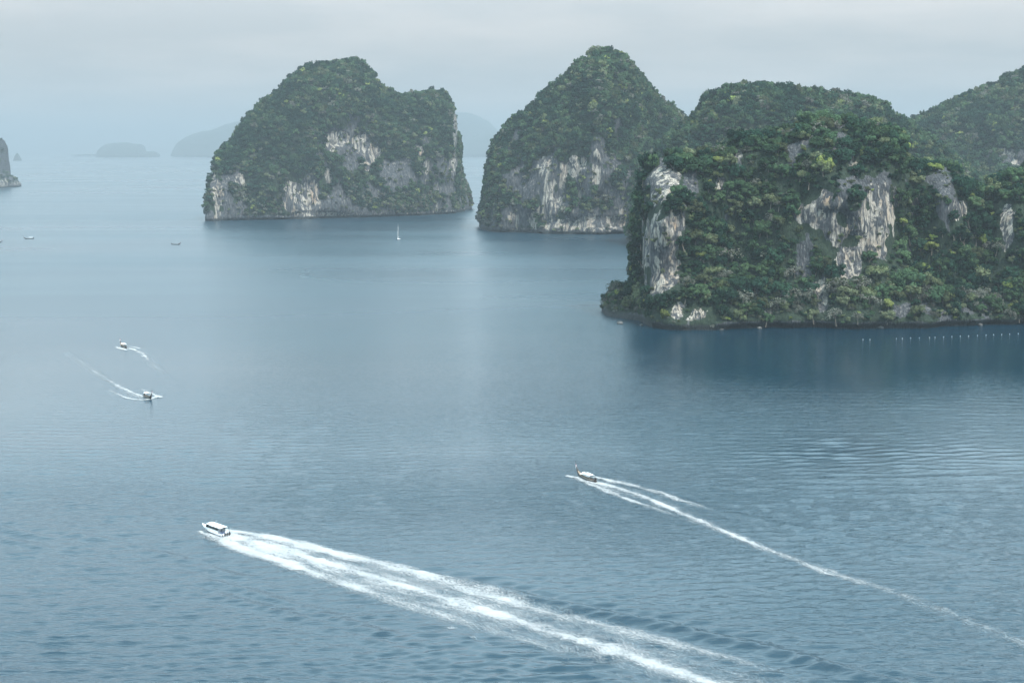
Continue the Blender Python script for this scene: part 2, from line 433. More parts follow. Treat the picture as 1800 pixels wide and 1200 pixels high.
def island(label, crest, shore, Wf, Wb, prof, vs, mat, bumps=(), rocks=(), greys=(), noise=(9, 4, 1.2), canopy=5.0,
           lean=(), notch=3.0, seed=0, shore_rock=4.0, steep=0.25, far=False):
    """a karst island: skyline and shoreline as surveyed, `prof` = how far the slope stands out at each height"""
    sp = np.array(shore, float)
    SG = np.array([ground(a, b) for a, b in shore])
    cx, cz = [], []
    for a, b in crest:
        yc = np.interp(a, sp[:, 0], SG[:, 1]) + Wf * 0.75
        p = at_depth(a, b, yc)
        cx.append(p[0]); cz.append(max(p[2] - canopy, -6.0))
    cx, cz = np.array(cx), np.array(cz)
    Hm = cz.max()
    xs = np.arange(cx.min() - 25, cx.max() + 25, vs)
    y0, y1 = SG[:, 1].min() - 22, SG[:, 1].max() + Wf + Wb + 15
    ys = np.arange(y0, y1, vs)
    zs = np.arange(-6.0, Hm + 16, vs)
    X, Y, Z = np.meshgrid(xs, ys, zs, indexing='ij')
    so = seed * 17.3
    a1, a2, a3 = noise
    big = fbm(X / 60 + so, Y / 60, Z / 75 + so, 2)
    xw = X + 0.15 * a1 * vnoise(X / 30 + so, Y / 30, Z / 30 + 4.4)
    for (lx, lz, wx, wz, am) in lean:
        xw = xw + am * np.exp(-((X - lx) / wx) ** 2 - ((Z - lz) / wz) ** 2)
    H = np.interp(xw, cx, cz, left=-12, right=-12)
    yf = np.interp(xw, SG[:, 0], SG[:, 1])
    Wx = np.sqrt(np.clip(H / (0.5 * Hm), 0.0, 1.0))
    t = Z / np.maximum(H, 1.0)
    pt, ps = np.array(prof[0]), np.array(prof[1])
    s = np.where(t > 1, (1 - t) * 1.2, np.interp(t, pt, ps))
    s = np.where(H < 3.0, -0.6, s)
    yc = yf + Wf
    d = Y - yc
    F = np.where(d < 0, -d - Wf * s * (0.25 + 0.75 * Wx), d - Wb * s * (0.25 + 0.75 * Wx))
    front = sstep(0.25 * Wf, -0.15 * Wf, d)
    PX, PY = survey(X, Y, Z)
    for (bx, by, rx, ry, am) in bumps:
        F = F - am * front * np.exp(-((PX - bx) / rx) ** 2 - ((PY - by) / ry) ** 2)
    gs = 17 if vs < 2.5 else 24
    med = fbm(X / gs + so, Y / gs, Z / (gs * 2.2), 2)
    med = med - 0.55 * np.abs(vnoise(X / (gs * 1.5) + 3.3, Y / (gs * 1.5) + so, Z / (gs * 4.5))) + 0.15    # buttresses and gullies running down
    tk = 1 - 0.85 * sstep(0.62, 1.0, t)
    F = F + tk * (a1 * big + a2 * med) + a3 * fbm(X / 5.5, Y / 5.5 + so, Z / 26, 2)
    if not far:
        rag = 0.35 * med
        for (bx, by, rx, ry, pl, oc) in rocks:
            e = np.sqrt(((PX - bx) / rx) ** 2 + ((PY - by) / ry) ** 2) + rag
            F = F + 0.5 * a2 * front * sstep(1.25, 0.75, e)
        F = F + np.where(Z < notch, 2.1 * notch * (1 - np.clip(Z, 0, notch) / notch) ** 0.7, 0) * (Z > -2)
    F[:, :, 0] = np.abs(F[:, :, 0]) + 0.1
    F[0] = np.abs(F[0]) + .1; F[-1] = np.abs(F[-1]) + .1; F[:, 0] = np.abs(F[:, 0]) + .1; F[:, -1] = np.abs(F[:, -1]) + .1; F[:, :, -1] = np.abs(F[:, :, -1]) + .1
    V, Q = surface_nets(F, np.array((xs[0], ys[0], zs[0])), vs)
    lab = np.arange(len(V))
    while True:                                   # keep the one connected body
        m = lab[Q].min(1); old = lab.copy()
        for k in range(4):
            np.minimum.at(lab, Q[:, k], m)
        lab = lab[lab]
        if (lab == old).all(): break
    main = np.bincount(lab).argmax()
    Q = Q[lab[Q[:, 0]] == main]
    used, inv = np.unique(Q, return_inverse=True)
    V, Q = V[used], inv.reshape(-1, 4)
    N, fn = vert_normals(V, Q)
    me = mesh_np('island', V, Q, [mat])
    px, py = survey(V[:, 0], V[:, 1], V[:, 2])
    pale = np.zeros(len(V)); och = np.zeros(len(V))
    rs_ = 1.0 if vs < 2.5 else 1.8
    rg = 0.75 * fbm(V[:, 0] / (8 * rs_) + so, V[:, 1] / (8 * rs_), V[:, 2] / (11 * rs_), 3)
    frontv = sstep(0.55, 0.2, N[:, 1])
    for (bx, by, rx, ry, pl, oc) in rocks:
        e = np.sqrt(((px - bx) / rx) ** 2 + ((py - by) / ry) ** 2) + rg
        k = sstep(1.02, 0.66, e) * frontv
        och = np.where(k * pl > pale, oc, och)
        pale = np.maximum(pale, k * pl)
    gr = np.zeros(len(V))
    for (bx, by, rx, ry) in greys:
        e = np.sqrt(((px - bx) / rx) ** 2 + ((py - by) / ry) ** 2) + 2.6 * rg
        gr = np.maximum(gr, sstep(0.95, 0.5, e) * frontv)
    st = sstep(steep, steep - 0.3, N[:, 2] + 0.9 * rg)
    sh = sstep(shore_rock * 1.3, shore_rock * 0.6, V[:, 2] + 6 * rg)
    rock = np.clip(np.maximum.reduce([pale, gr * 0.85, st, sh]), 0, 1)
    pale = np.maximum(pale, 0.55 * sh * sstep(0.0, 0.25, rg + 0.1) * (V[:, 2] > notch * 0.8))
    pale = np.maximum(pale, 0.30 * gr)
    fattr(me, 'rock', rock); fattr(me, 'pale', pale); fattr(me, 'ochre', och)
    o = link('island', me)
    tag(o, label, 'island', kind='structure')
    return dict(patches=rocks, obj=o, V=V, Q=Q, N=N, fn=fn, rock=rock, gr=gr, px=px, py=py, Hm=Hm)

STEEP = ([0, .06, .35, .7, .9, 1], [1, .98, .86, .60, .33, 0])
near = island('nearest wooded limestone island with a bare cliff pillar at its left end',
    [(1052, 576), (1058, 535), (1072, 504), (1094, 490), (1122, 478), (1128, 420), (1130, 310), (1134, 275), (1148, 262), (1180, 257), (1212, 257),
     (1235, 246), (1270, 236), (1300, 226), (1340, 214), (1385, 205), (1410, 193), (1450, 190), (1500, 195), (1530, 204), (1560, 198), (1580, 204),
     (1600, 228), (1615, 264), (1650, 261), (1690, 273), (1708, 290), (1725, 312), (1745, 318), (1760, 303), (1800, 288), (1860, 270), (1930, 300), (2000, 380), (2060, 480), (2080, 572)],
    [(1052, 570), (1100, 572), (1180, 579), (1250, 581), (1340, 579), (1450, 579), (1550, 577), (1650, 577), (1800, 570), (2080, 565)],
    72, 62, ([0, .05, .34, .62, .80, .93, 1], [1, .97, .60, .47, .38, .24, 0]), 1.7, M_ISLE_NEAR,
    bumps=[(1085, 550, 28, 30, 9), (1165, 395, 42, 95, 26), (1295, 400, 70, 120, -12), (1490, 345, 80, 95, 17), (1600, 420, 40, 120, -10), (1670, 350, 42, 70, 10),
           (1735, 400, 22, 90, -10), (1785, 380, 30, 90, 8), (1300, 265, 60, 40, 5)],
    rocks=[(1160, 440, 38, 92, 1, .45), (1176, 312, 26, 18, .75, .1), (1192, 392, 16, 16, 1, .6), (1300, 280, 8, 26, .9, .1), (1266, 325, 12, 10, .5, 0),
           (1440, 378, 45, 46, 1, .55), (1472, 408, 40, 36, .9, .7), (1545, 398, 34, 68, 1, .25), (1494, 456, 36, 44, 1, .15), (1575, 345, 7, 34, .8, 0),
           (1688, 368, 17, 23, .95, .35), (1772, 395, 14, 54, .85, .1), (1446, 515, 14, 40, .6, .2), (1230, 552, 38, 20, .5, .2), (1195, 545, 18, 18, .6, .1),
           (1500, 290, 10, 14, .5, 0), (1350, 545, 10, 12, .5, .2)],
    greys=[(1145, 340, 34, 50), (1215, 330, 16, 60), (1395, 245, 22, 46), (1420, 420, 22, 90), (1660, 315, 34, 22), (1520, 330, 60, 30), (1480, 250, 20, 24), (1640, 545, 90, 16), (1780, 350, 18, 60)],
    noise=(13, 6.0, 1.8), canopy=10.5, notch=3.2, seed=1, shore_rock=3.2, steep=-0.05)

mid = island('hazy wooded limestone island standing alone left of centre',
    [(374, 392), (381, 380), (381, 330), (380, 285), (387, 258), (404, 240), (420, 215), (435, 195), (460, 170), (490, 146), (515, 121), (545, 110),
     (575, 105), (600, 104), (630, 107), (650, 123), (668, 149), (700, 159), (725, 161), (745, 155), (770, 154), (790, 167), (801, 192), (806, 236), (807, 290),
     (813, 312), (825, 335), (833, 362), (837, 378)],
    [(374, 389), (383, 388), (450, 386), (550, 385), (650, 382), (740, 379), (800, 375), (837, 370)],
    130, 110, STEEP, 3.2, M_ISLE_MID,
    bumps=[(480, 300, 60, 90, 22), (600, 180, 90, 80, 16), (640, 270, 70, 50, -18), (760, 230, 45, 70, 18), (560, 340, 60, 40, -8), (690, 330, 70, 50, 14), (400, 320, 25, 60, 12)],
    rocks=[(516, 345, 20, 44, 1, .75), (545, 345, 20, 28, .9, .6), (577, 312, 9, 20, .95, .1), (592, 243, 22, 14, .8, .05), (580, 262, 12, 14, .7, 0), (655, 268, 20, 18, 1, .5),
           (632, 252, 14, 16, .8, .1), (646, 292, 8, 10, .8, .3), (740, 267, 8, 10, .8, .4), (796, 288, 10, 14, .9, .6), (750, 292, 8, 14, .5, .1), (427, 320, 12, 14, .6, .3),
           (382, 352, 9, 36, .75, .4), (375, 312, 4, 14, .9, 0), (800, 225, 6, 50, .6, .2), (770, 370, 10, 14, .5, .1), (560, 378, 60, 6, .6, .1), (770, 330, 24, 14, .35, .2)],
    greys=[(620, 265, 60, 34), (600, 345, 70, 34), (640, 370, 120, 14), (770, 310, 40, 60), (400, 350, 36, 34), (700, 300, 40, 30), (780, 360, 46, 18)],
    noise=(22, 10, 2.4), canopy=10.5, notch=3.5, seed=2, shore_rock=7, steep=-0.1)

peak = island('tall pointed limestone island with a pale cliff above its shore',
    [(834, 412), (840, 402), (846, 362), (855, 320), (859, 282), (866, 250), (885, 222), (905, 200), (934, 180), (950, 159), (975, 138), (1000, 117), (1020, 100),
     (1040, 85), (1065, 79), (1092, 83), (1110, 95), (1125, 115), (1140, 139), (1160, 160), (1185, 175), (1202, 192), (1220, 214), (1250, 240), (1300, 280), (1350, 340), (1380, 410)],
    [(834, 405), (845, 406), (880, 409), (950, 411), (1050, 413), (1120, 411), (1200, 406), (1380, 400)],
    120, 100, STEEP, 3.0, M_ISLE_MID,
    bumps=[(970, 240, 80, 50, 14), (970, 340, 70, 55, -8), (1060, 150, 50, 60, 12), (1080, 320, 60, 70, 10), (890, 330, 30, 80, 12), (1120, 240, 40, 60, -12)],
    rocks=[(962, 330, 22, 66, 1, .15), (988, 330, 14, 46, .8, .1), (1008, 290, 16, 30, .75, .2), (1026, 283, 9, 14, .8, .5), (1048, 305, 9, 30, .75, .1), (1020, 345, 8, 20, .7, .1),
           (906, 388, 9, 22, .7, .3), (938, 388, 8, 20, .9, .05), (1110, 385, 18, 20, .95, .4), (1050, 392, 50, 14, .75, .1), (1052, 345, 8, 10, .6, .2), (985, 395, 30, 14, .7, 0)],
    greys=[(960, 330, 90, 80), (1050, 330, 40, 60), (1060, 390, 90, 22), (900, 380, 50, 34), (1085, 350, 30, 50)],
    noise=(20, 10, 2.4), canopy=9.5, notch=3.5, seed=3, shore_rock=7, steep=-0.1)

ridge = island('rounded wooded ridge rising right behind the nearest island',
    [(1100, 455), (1108, 420), (1120, 350), (1140, 290), (1160, 258), (1184, 228), (1204, 212), (1218, 200), (1234, 178), (1246, 164), (1275, 149), (1310, 142), (1345, 142),
     (1400, 149), (1450, 151), (1500, 157), (1540, 164), (1562, 178), (1575, 194), (1600, 204), (1622, 218), (1660, 250), (1720, 300), (1800, 360), (1850, 440)],
    [(1100, 436), (1200, 438), (1400, 438), (1600, 436), (1850, 432)],
    95, 80, ([0, .1, .5, .8, .93, 1], [1, .95, .72, .5, .3, 0]), 3.2, M_ISLE_MID,
    bumps=[(1330, 200, 60, 40, 10), (1450, 190, 50, 40, -8)], noise=(18, 9, 1.5), canopy=7.5, notch=3, seed=4, steep=-0.3)

slope = island('hazy wooded mountainside climbing out of view on the far right',
    [(1520, 400), (1545, 320), (1575, 240), (1598, 216), (1620, 204), (1650, 190), (1700, 166), (1740, 150), (1770, 138), (1800, 122), (1850, 104), (1910, 96), (1980, 110), (2050, 180), (2100, 300), (2130, 398)],
    [(1520, 396), (1700, 398), (1900, 398), (2130, 396)],
    150, 110, ([0, .1, .5, .8, .93, 1], [1, .95, .72, .48, .28, 0]), 4.0, M_ISLE_MID,
    rocks=[(1764, 267, 9, 7, .95, .9), (1790, 285, 22, 7, .6, .3), (1778, 272, 10, 6, .5, .2)], greys=[(1785, 278, 34, 15)],
    noise=(22, 11, 2), canopy=8.0, notch=3, seed=5, steep=-0.3)

stack = island('sheer grey rock island cut off by the left edge',
    [(-230, 332), (-215, 290), (-150, 250), (-60, 238), (-10, 237), (5, 240), (10, 250), (13, 275), (17, 304), (22, 300), (32, 306), (46, 308), (58, 312), (66, 320), (72, 332)],
    [(-230, 332), (-60, 333), (0, 331), (30, 329), (72, 327)],
    120, 120, ([0, .06, .4, .8, .94, 1], [1, .98, .93, .82, .6, 0]), 5.0, M_ISLE_MID,
    rocks=[(2, 322, 14, 10, .9, .5), (30, 322, 12, 6, .4, .3)], greys=[(0, 290, 40, 60)],
    noise=(6, 5, 3), canopy=1.0, notch=4, seed=6, shore_rock=14, steep=0.1)
FAR = ([0, .1, .5, .8, .93, 1], [1, .97, .86, .65, .4, 0])
def faint(label, crest, base, W, vs, seed):
    a, b = crest[0][0], crest[-1][0]
    return island(label, crest, [(a, base), (b, base)], W, W, FAR, vs, M_ISLE_MID, noise=(vs * .6, vs * .4, vs * .1), canopy=0, seed=seed, far=True, steep=-0.5)
faint('flat-topped islet fading into haze near the horizon on the left',
      [(171, 279), (174, 262), (180, 255), (195, 252), (220, 251), (235, 253), (246, 253), (250, 266), (256, 267), (268, 266), (274, 269), (277, 279)], 277.5, 260, 22, 11)
faint('pale domed island in the haze beside the alone standing island',
      [(300, 279), (306, 262), (312, 250), (325, 240), (345, 233), (372, 228), (395, 218), (420, 213), (470, 225), (520, 279)], 277.5, 400, 28, 12)
faint('low sliver of land on the horizon left of the flat islet',
      [(118, 279), (125, 273), (150, 271), (172, 273), (182, 279)], 276, 300, 26, 13)
faint('faint mountain in the haze in the gap between two islands',
      [(640, 278), (690, 240), (740, 212), (785, 199), (815, 196), (838, 203), (858, 213), (875, 230), (890, 250), (905, 278)], 275.5, 700, 45, 14)
faint('faint low hill in the haze before the gap mountain',
      [(790, 280), (800, 262), (830, 242), (860, 233), (890, 229), (930, 236), (960, 262), (980, 280)], 277, 500, 32, 15)
faint('tiny faint sea stack beside the rock island at the left',
      [(24, 286), (26, 274), (29, 268), (33, 276), (37, 286)], 283, 60, 8, 16)

# ------------------------------------------------------------------ trees
def crown_mesh(name, seed, mat, lobes, per, size, core=True, flat=0.8):
    r = np.random.RandomState(seed)
    V, Q = [], []
    def quad(c, n, s):
        a = np.cross(n, r.normal(size=3)); a /= np.linalg.norm(a) + 1e-9
        b = np.cross(n, a)
        k = len(V)
        e = 0.55 + 0.6 * r.rand(4)
        V.extend([c + a * s * e[0], c + b * s * 0.75 * e[1], c - a * s * e[2], c - b * s * 0.75 * e[3]])
        Q.append((k, k + 1, k + 2, k + 3))
    for i in range(lobes):
        if i == 0:
            lc = np.array((0, 0, 0.55)); lr = 0.52
        else:
            an = i * 2.399 + r.rand(); ra = 0.34 + 0.42 * math.sqrt(r.rand())
            lc = np.array((math.cos(an) * ra, math.sin(an) * ra, 0.25 + 0.75 * r.rand() - 0.3 * ra)); lr = 0.24 + 0.20 * r.rand()
        for j in range(per):
            n = r.normal(size=3); n /= np.linalg.norm(n)
            if n[2] < -0.35: n[2] *= -1
            rr = lr * (0.80 + 0.30 * r.rand())
            c = lc + n * rr * np.array((1, 1, flat))
            nn = n + r.normal(size=3) * 0.32 + np.array((0, 0, 0.1)); nn /= np.linalg.norm(nn)
            quad(c, nn, size * (0.65 + 0.7 * r.rand()))
        if core:  # solid blob added inside each lobe to block light
            k = len(V); q = lr * 0.78
            pts = [(q, 0, 0), (0, q, 0), (-q, 0, 0), (0, -q, 0), (0, 0, q * flat), (0, 0, -q * flat)]
            V.extend([lc + np.array(p) for p in pts])
            for f in ((0, 1, 4, 4), (1, 2, 4, 4), (2, 3, 4, 4), (3, 0, 4, 4), (1, 0, 5, 5), (2, 1, 5, 5), (3, 2, 5, 5), (0, 3, 5, 5)):
                a, b_, c_ = f[0], f[1], f[2]
                V.append((V[k + a] + V[k + c_]) / 2)
                Q.append((k + a, k + b_, k + c_, len(V) - 1))
    return mesh_np(name, np.array(V), np.array(Q), [mat], smooth=False)
def tube(P, R, n=6):
    V, Q = [], []
    P = [np.array(p, float) for p in P]
    for i, (p, r_) in enumerate(zip(P, R)):
        d = P[min(i + 1, len(P) - 1)] - P[max(i - 1, 0)]
        d /= np.linalg.norm(d) + 1e-9
        a = np.cross(d, (0.3, 1, 0.1) if abs(d[1]) < 0.9 else (1, 0, 0)); a /= np.linalg.norm(a); b = np.cross(d, a)
        for k in range(n):
            t = 2 * math.pi * k / n
            V.append(p + r_ * (a * math.cos(t) + b * math.sin(t)))
    for i in range(len(P) - 1):
        for k in range(n):
            k2 = (k + 1) % n
            Q.append((i * n + k, i * n + k2, (i + 1) * n + k2, (i + 1) * n + k))
    return V, Q
def trunk_mesh(name, seed):
    r = np.random.RandomState(seed)
    V, Q = [], []
    def add(P, R):
        v, q = tube(P, R, 5)
        k = len(V); V.extend(v); Q.extend([tuple(i + k for i in f) for f in q])
    add([(0, 0, -0.8), (0.03, 0.02, -0.3), (0.0, 0.05, 0.15), (0.02, 0.0, 0.6)], [0.075, 0.06, 0.045, 0.02])
    for i in range(4):
        a = i * 1.57 + r.rand()
        add([(0.01, 0.03, 0.0 + 0.1 * i - 0.1), (math.cos(a) * .28, math.sin(a) * .28, 0.22 + .08 * i), (math.cos(a) * .55, math.sin(a) * .55, 0.42 + .08 * i)], [0.04, 0.028, 0.012])
    return mesh_np(name, np.array(V), np.array(Q), [M_BARK], smooth=True)
NSH = 4
CROWN_N = [[crown_mesh('crown_leaves', 10 * c + s, LEAF[c], 10 if c != 3 else 9, 62 if c != 3 else 42, 0.115 if c != 3 else 0.09, core=(c != 3), flat=1.0) for s in range(NSH)] for c in range(5)]
CROWN_F = [[crown_mesh('crown_leaves_distant', 500 + 10 * c + s, LEAF[c], 8, 18, 0.19, flat=1.0) for s in range(3)] for c in range(5)]
TRUNKS = [trunk_mesh('trunk_wood', 900 + s) for s in range(3)]

proto_near = bpy.data.collections.new('tree_kinds_near')
proto_far = bpy.data.collections.new('tree_kinds_far')
for c in range(5):
    for s in range(NSH):
        proto_near.objects.link(bpy.data.objects.new('k%d%d' % (c, s), CROWN_N[c][s]))
    for s in range(3):
        proto_far.objects.link(bpy.data.objects.new('f%d%d' % (c, s), CROWN_F[c][s]))

def sample_trees(I, n, rmin, rmax, seed, mindot=-1.0, sink=0.25):
    """points on the island where trees root, their size, tilt and leaf colour"""
    r = np.random.RandomState(seed)
    V, Q, rock, gr = I['V'], I['Q'], I['rock'], I['gr']
    ar = np.linalg.norm(I['fn'], axis=1) / 2
    fnn = I['fn'] / np.maximum(2 * ar[:, None], 1e-9)
    fc = V[Q].mean(1)
    fr = rock[Q].mean(1)
    w = ar * (1 - sstep(0.32, 0.6, fr)) * (fc[:, 2] > 2.2) * (fnn[:, 2] > -0.45)
    shrub = ar * 0.16 * sstep(0.4, 0.7, fr) * (fc[:, 2] > 5)           # the odd bush that clings to bare rock
    view = fnn[:, 1] * -1 + 0.5 * fnn[:, 2]
    w = w * np.where(view > mindot, 1.0, 0.35)
    wt = w + shrub
    f = r.choice(len(Q), n, p=wt / wt.sum())
    uv = r.rand(n, 2)
    q = V[Q[f]]
    p = (q[:, 0] * (1 - uv[:, :1]) + q[:, 1] * uv[:, :1]) * (1 - uv[:, 1:]) + (q[:, 3] * (1 - uv[:, :1]) + q[:, 2] * uv[:, :1]) * uv[:, 1:]
    nn = fnn[f]
    stp = np.clip(1 - nn[:, 2], 0, 1)
    big = rmin + (rmax - rmin) * r.rand(n) ** 1.4
    isb = shrub[f] > w[f]
    sc = np.where(isb, rmin * (0.45 + 0.5 * r.rand(n)), big * (1 - 0.25 * stp))
    sc = sc * (0.75 + 0.25 * sstep(2, 12, p[:, 2]))
    p = p + nn * (sc * 0.22 * stp)[:, None]
    p[:, 2] += sc * (0.18 - 0.25 * stp)
    # leaf colours run in drifts over the slope
    g = fbm(p[:, 0] / 30 + seed, p[:, 1] / 30, p[:, 2] / 30, 2) + 0.38 * r.normal(size=n)
    kind = np.select([g < -0.06, g < 0.36, g < 0.60, g < 0.74], [0, 1, 2, 3], 1)
    low = sstep(0.22 * I['Hm'], 0.02 * I['Hm'], p[:, 2])
    rr = r.rand(n)
    kind = np.where((rr < 0.30 * low), 3, kind)
    kind = np.where((rr > 1 - 0.22 * low), 2, kind)
    kind = np.where(r.rand(n) < 0.016, 4, kind)
    kind = np.where(isb & (kind < 2), 2, kind)
    tilt = nn[:, :2] * 0.35 * stp[:, None]
    D = dict(p=p, s=sc, kind=kind, n=nn, rz=r.rand(n) * 6.283, tilt=tilt, shrub=isb, face=f)
    # big trees do not hold on the bare faces or hang right across them
    qx, qy = survey(p[:, 0], p[:, 1], p[:, 2] + 0.3 * sc)
    keep = np.ones(n, bool); dice = r.rand(n)
    for (bx, by, rx, ry, pl, oc) in I['patches']:
        e = ((qx - bx) / rx) ** 2 + ((qy - by) / ry) ** 2
        keep &= ~((e < 0.85) & (dice < 0.6 + 0.4 * pl) & (sc > rmin * 0.75) & (nn[:, 1] < 0.3))
    return {k_: v_[keep] for k_, v_ in D.items()}

def scatter_group(coll, nper):
    g = bpy.data.node_groups.new('scatter', 'GeometryNodeTree')
    g.interface.new_socket('Geometry', in_out='INPUT', socket_type='NodeSocketGeometry')
    g.interface.new_socket('Geometry', in_out='OUTPUT', socket_type='NodeSocketGeometry')
    N = g.nodes.new
    gi, go = N('NodeGroupInput'), N('NodeGroupOutput')
    ci = N('GeometryNodeCollectionInfo'); ci.inputs['Collection'].default_value = coll
    ci.inputs['Separate Children'].default_value = True; ci.inputs['Reset Children'].default_value = True
    ip = N('GeometryNodeInstanceOnPoints'); ip.inputs['Pick Instance'].default_value = True
    def na(name, typ):
        n = N('GeometryNodeInputNamedAttribute'); n.data_type = typ; n.inputs['Name'].default_value = name
        return n.outputs['Attribute']
    k = g.links.new
    k(gi.outputs[0], ip.inputs['Points']); k(ci.outputs[0], ip.inputs['Instance'])
    k(na('pick', 'INT'), ip.inputs['Instance Index'])
    e2r = N('FunctionNodeEulerToRotation')
    k(na('turn', 'FLOAT_VECTOR'), e2r.inputs[0]); k(e2r.outputs[0], ip.inputs['Rotation'])
    k(na('size', 'FLOAT_VECTOR'), ip.inputs['Scale'])
    k(ip.outputs[0], go.inputs[0])
    return g
G_NEAR, G_FAR = scatter_group(proto_near, NSH), scatter_group(proto_far, 3)
def forest(T, keep, grp, nper, label, seed):
    r = np.random.RandomState(seed)
    p, s, kd = T['p'][keep], T['s'][keep], T['kind'][keep]
    me = bpy.data.meshes.new('forest')
    me.vertices.add(len(p)); me.vertices.foreach_set('co', p.astype(np.float32).ravel())
    a = me.attributes.new('pick', 'INT', 'POINT'); a.data.foreach_set('value', (kd * nper + r.randint(0, nper, len(p))).astype(np.int32))
    a = me.attributes.new('turn', 'FLOAT_VECTOR', 'POINT')
    a.data.foreach_set('vector', np.stack([-T['tilt'][keep][:, 1], T['tilt'][keep][:, 0], T['rz'][keep]], 1).astype(np.float32).ravel())
    a = me.attributes.new('size', 'FLOAT_VECTOR', 'POINT')
    a.data.foreach_set('vector', np.stack([s, s * (0.85 + 0.3 * r.rand(len(p))), s * (0.85 + 0.3 * r.rand(len(p)) + 0.7 * r.rand(len(p)) ** 6)], 1).astype(np.float32).ravel())
    o = link('forest', me)
    m = o.modifiers.new('trees', 'NODES'); m.node_group = grp
    tag(o, label, 'forest', kind='stuff')
    return o

# the near island: 300 trees one by one, the rest of the wood as one mass
T = sample_trees(near, 2700, 2.5, 7.4, 21)
Tb = sample_trees(near, 6500, 1.2, 2.7, 31)
bvh = BVHTree.FromPolygons([tuple(v) for v in near['V']], [tuple(q) for q in near['Q']])
px, py = survey(T['p'][:, 0], T['p'][:, 1], T['p'][:, 2])
camv = Vector((0, 0, CAM_H))
order = np.argsort(-T['s'] * np.where(T['shrub'], 0, 1))
chosen = []
cell_used = {}
for i in order:
    if len(chosen) >= 300: break
    if not (1066 < px[i] < 1796): continue
    pt = Vector(T['p'][i]) + Vector((0, -0.2, 0.6)) * T['s'][i]
    d = camv - pt
    if bvh.ray_cast(pt, d.normalized(), d.length)[0] is not None: continue
    key = (int(px[i] // 22), int(py[i] // 18))
    if cell_used.get(key, 0) >= 1: continue
    cell_used[key] = 1
    chosen.append(i)
chosen_set = np.zeros(len(px), bool); chosen_set[chosen] = True
LIMES = [(1640, 440, 4.6), (1617, 482, 4.2), (1612, 505, 3.6), (1768, 512, 3.2), (1310, 392, 2.6), (1585, 392, 2.6), (1560, 540, 3.2), (1478, 507, 2.2), (1262, 290, 3.2)]
ZONES = [
    (lambda x, y: x < 1125 and y > 470, 'low shore tip left of the bare cliff pillar'),
    (lambda x, y: x < 1215 and y < 400, 'top of the bare cliff pillar'),
    (lambda x, y: y > 520 and x < 1420, 'shore below the wooded slope, left half of the nearest island'),
    (lambda x, y: y > 520, 'shore of the nearest island, right half'),
    (lambda x, y: x < 1400 and y > 400, 'lower slope between cliff pillar and central cliff'),
    (lambda x, y: x < 1400 and y > 290, 'upper slope between cliff pillar and central cliff'),
    (lambda x, y: x < 1400, 'left part of the nearest island summit'),
    (lambda x, y: x < 1600 and y < 350, 'summit above the central cliff'),
    (lambda x, y: x < 1580, 'ledges beside and below the central cliff'),
    (lambda x, y: y < 380, 'crags right of the central cliff'),
    (lambda x, y: True, 'slope right of the central cliff'),
]
KNAME = ['dark green', 'mid green', 'olive green', 'dry grey-brown', 'bright yellow-green']
def tree(p, s, kind, rz, tilt, label, group, i):
    root = bpy.data.objects.new('tree', None)
    COL.objects.link(root)
    root.location = p; root.rotation_euler = (-tilt[1], tilt[0], rz); root.scale = (s, s * (0.9 + 0.2 * ((i * 37) % 10) / 10), s * (0.9 + 0.3 * ((i * 53) % 10) / 10))
    root.empty_display_size = 0.1
    tag(root, label, 'tree', group)
    cr = bpy.data.objects.new('crown', CROWN_N[kind][i % NSH]); COL.objects.link(cr); cr.parent = root
    tr = bpy.data.objects.new('trunk', TRUNKS[i % 3]); COL.objects.link(tr); tr.parent = root
    return root
for j, i in enumerate(chosen):
    z = next(nm for fn, nm in ZONES if fn(px[i], py[i]))
    k = int(T['kind'][i])
    if k == 4: k = 1
    lab = '%s tree on the %s' % (KNAME[k], z)
    tree(T['p'][i], T['s'][i] * 1.05, k, T['rz'][i], T['tilt'][i], lab, 'trees: ' + lab, j)
LIMLAB = ['largest bright yellow-green tree, on the slope right of the central cliff', 'yellow-green tree just below the largest bright one, right slope',
          'smaller yellow-green tree, lowest of three in a column on the right slope', 'yellow-green tree near the shore by the right edge',
          'small lone yellow-green tree in the dark wood between the two cliffs', 'yellow-green bush tight beside the right end of the central cliff',
          'yellow-green tree on the shore below and right of the central cliff', 'small yellow-green bush right under the central cliff', 'yellow-green tree near the skyline above the cliff pillar']
for j, (a, b, s) in enumerate(LIMES):
    rx = Vector(ray(a, b)).normalized()
    hit = bvh.ray_cast(camv, rx, 5000)
    if hit[0] is None: continue
    tree(hit[0] + hit[1] * s * 0.7, s * 1.1, 4, j * 1.3, (0, 0), LIMLAB[j], None, j)
for k_ in T: T[k_] = np.concatenate([T[k_], Tb[k_]])
chosen_set = np.concatenate([chosen_set, np.zeros(len(Tb['s']), bool)])
forest(T, ~chosen_set, G_NEAR, NSH, 'dense wood of mixed trees covering the nearest island', 5)
Tm = sample_trees(mid, 7500, 3.8, 7.6, 22, 0.0)
forest(Tm, np.ones(len(Tm['s']), bool), G_FAR, 3, 'hazy wood covering the island standing alone left of centre', 6)
Tp = sample_trees(peak, 7500, 3.8, 7.4, 23, 0.0)
forest(Tp, np.ones(len(Tp['s']), bool), G_FAR, 3, 'wood covering the tall pointed island', 7)
Tr = sample_trees(ridge, 7000, 3.8, 7.4, 24, 0.0)
forest(Tr, np.ones(len(Tr['s']), bool), G_FAR, 3, 'wood covering the rounded ridge behind the nearest island', 8)
Ts = sample_trees(slope, 9500, 4.0, 8.0, 25, 0.0)
forest(Ts, np.ones(len(Ts['s']), bool), G_FAR, 3, 'hazy wood covering the mountainside on the far right', 9)
Tk = sample_trees(stack, 1500, 3.0, 6.0, 26, 0.0)
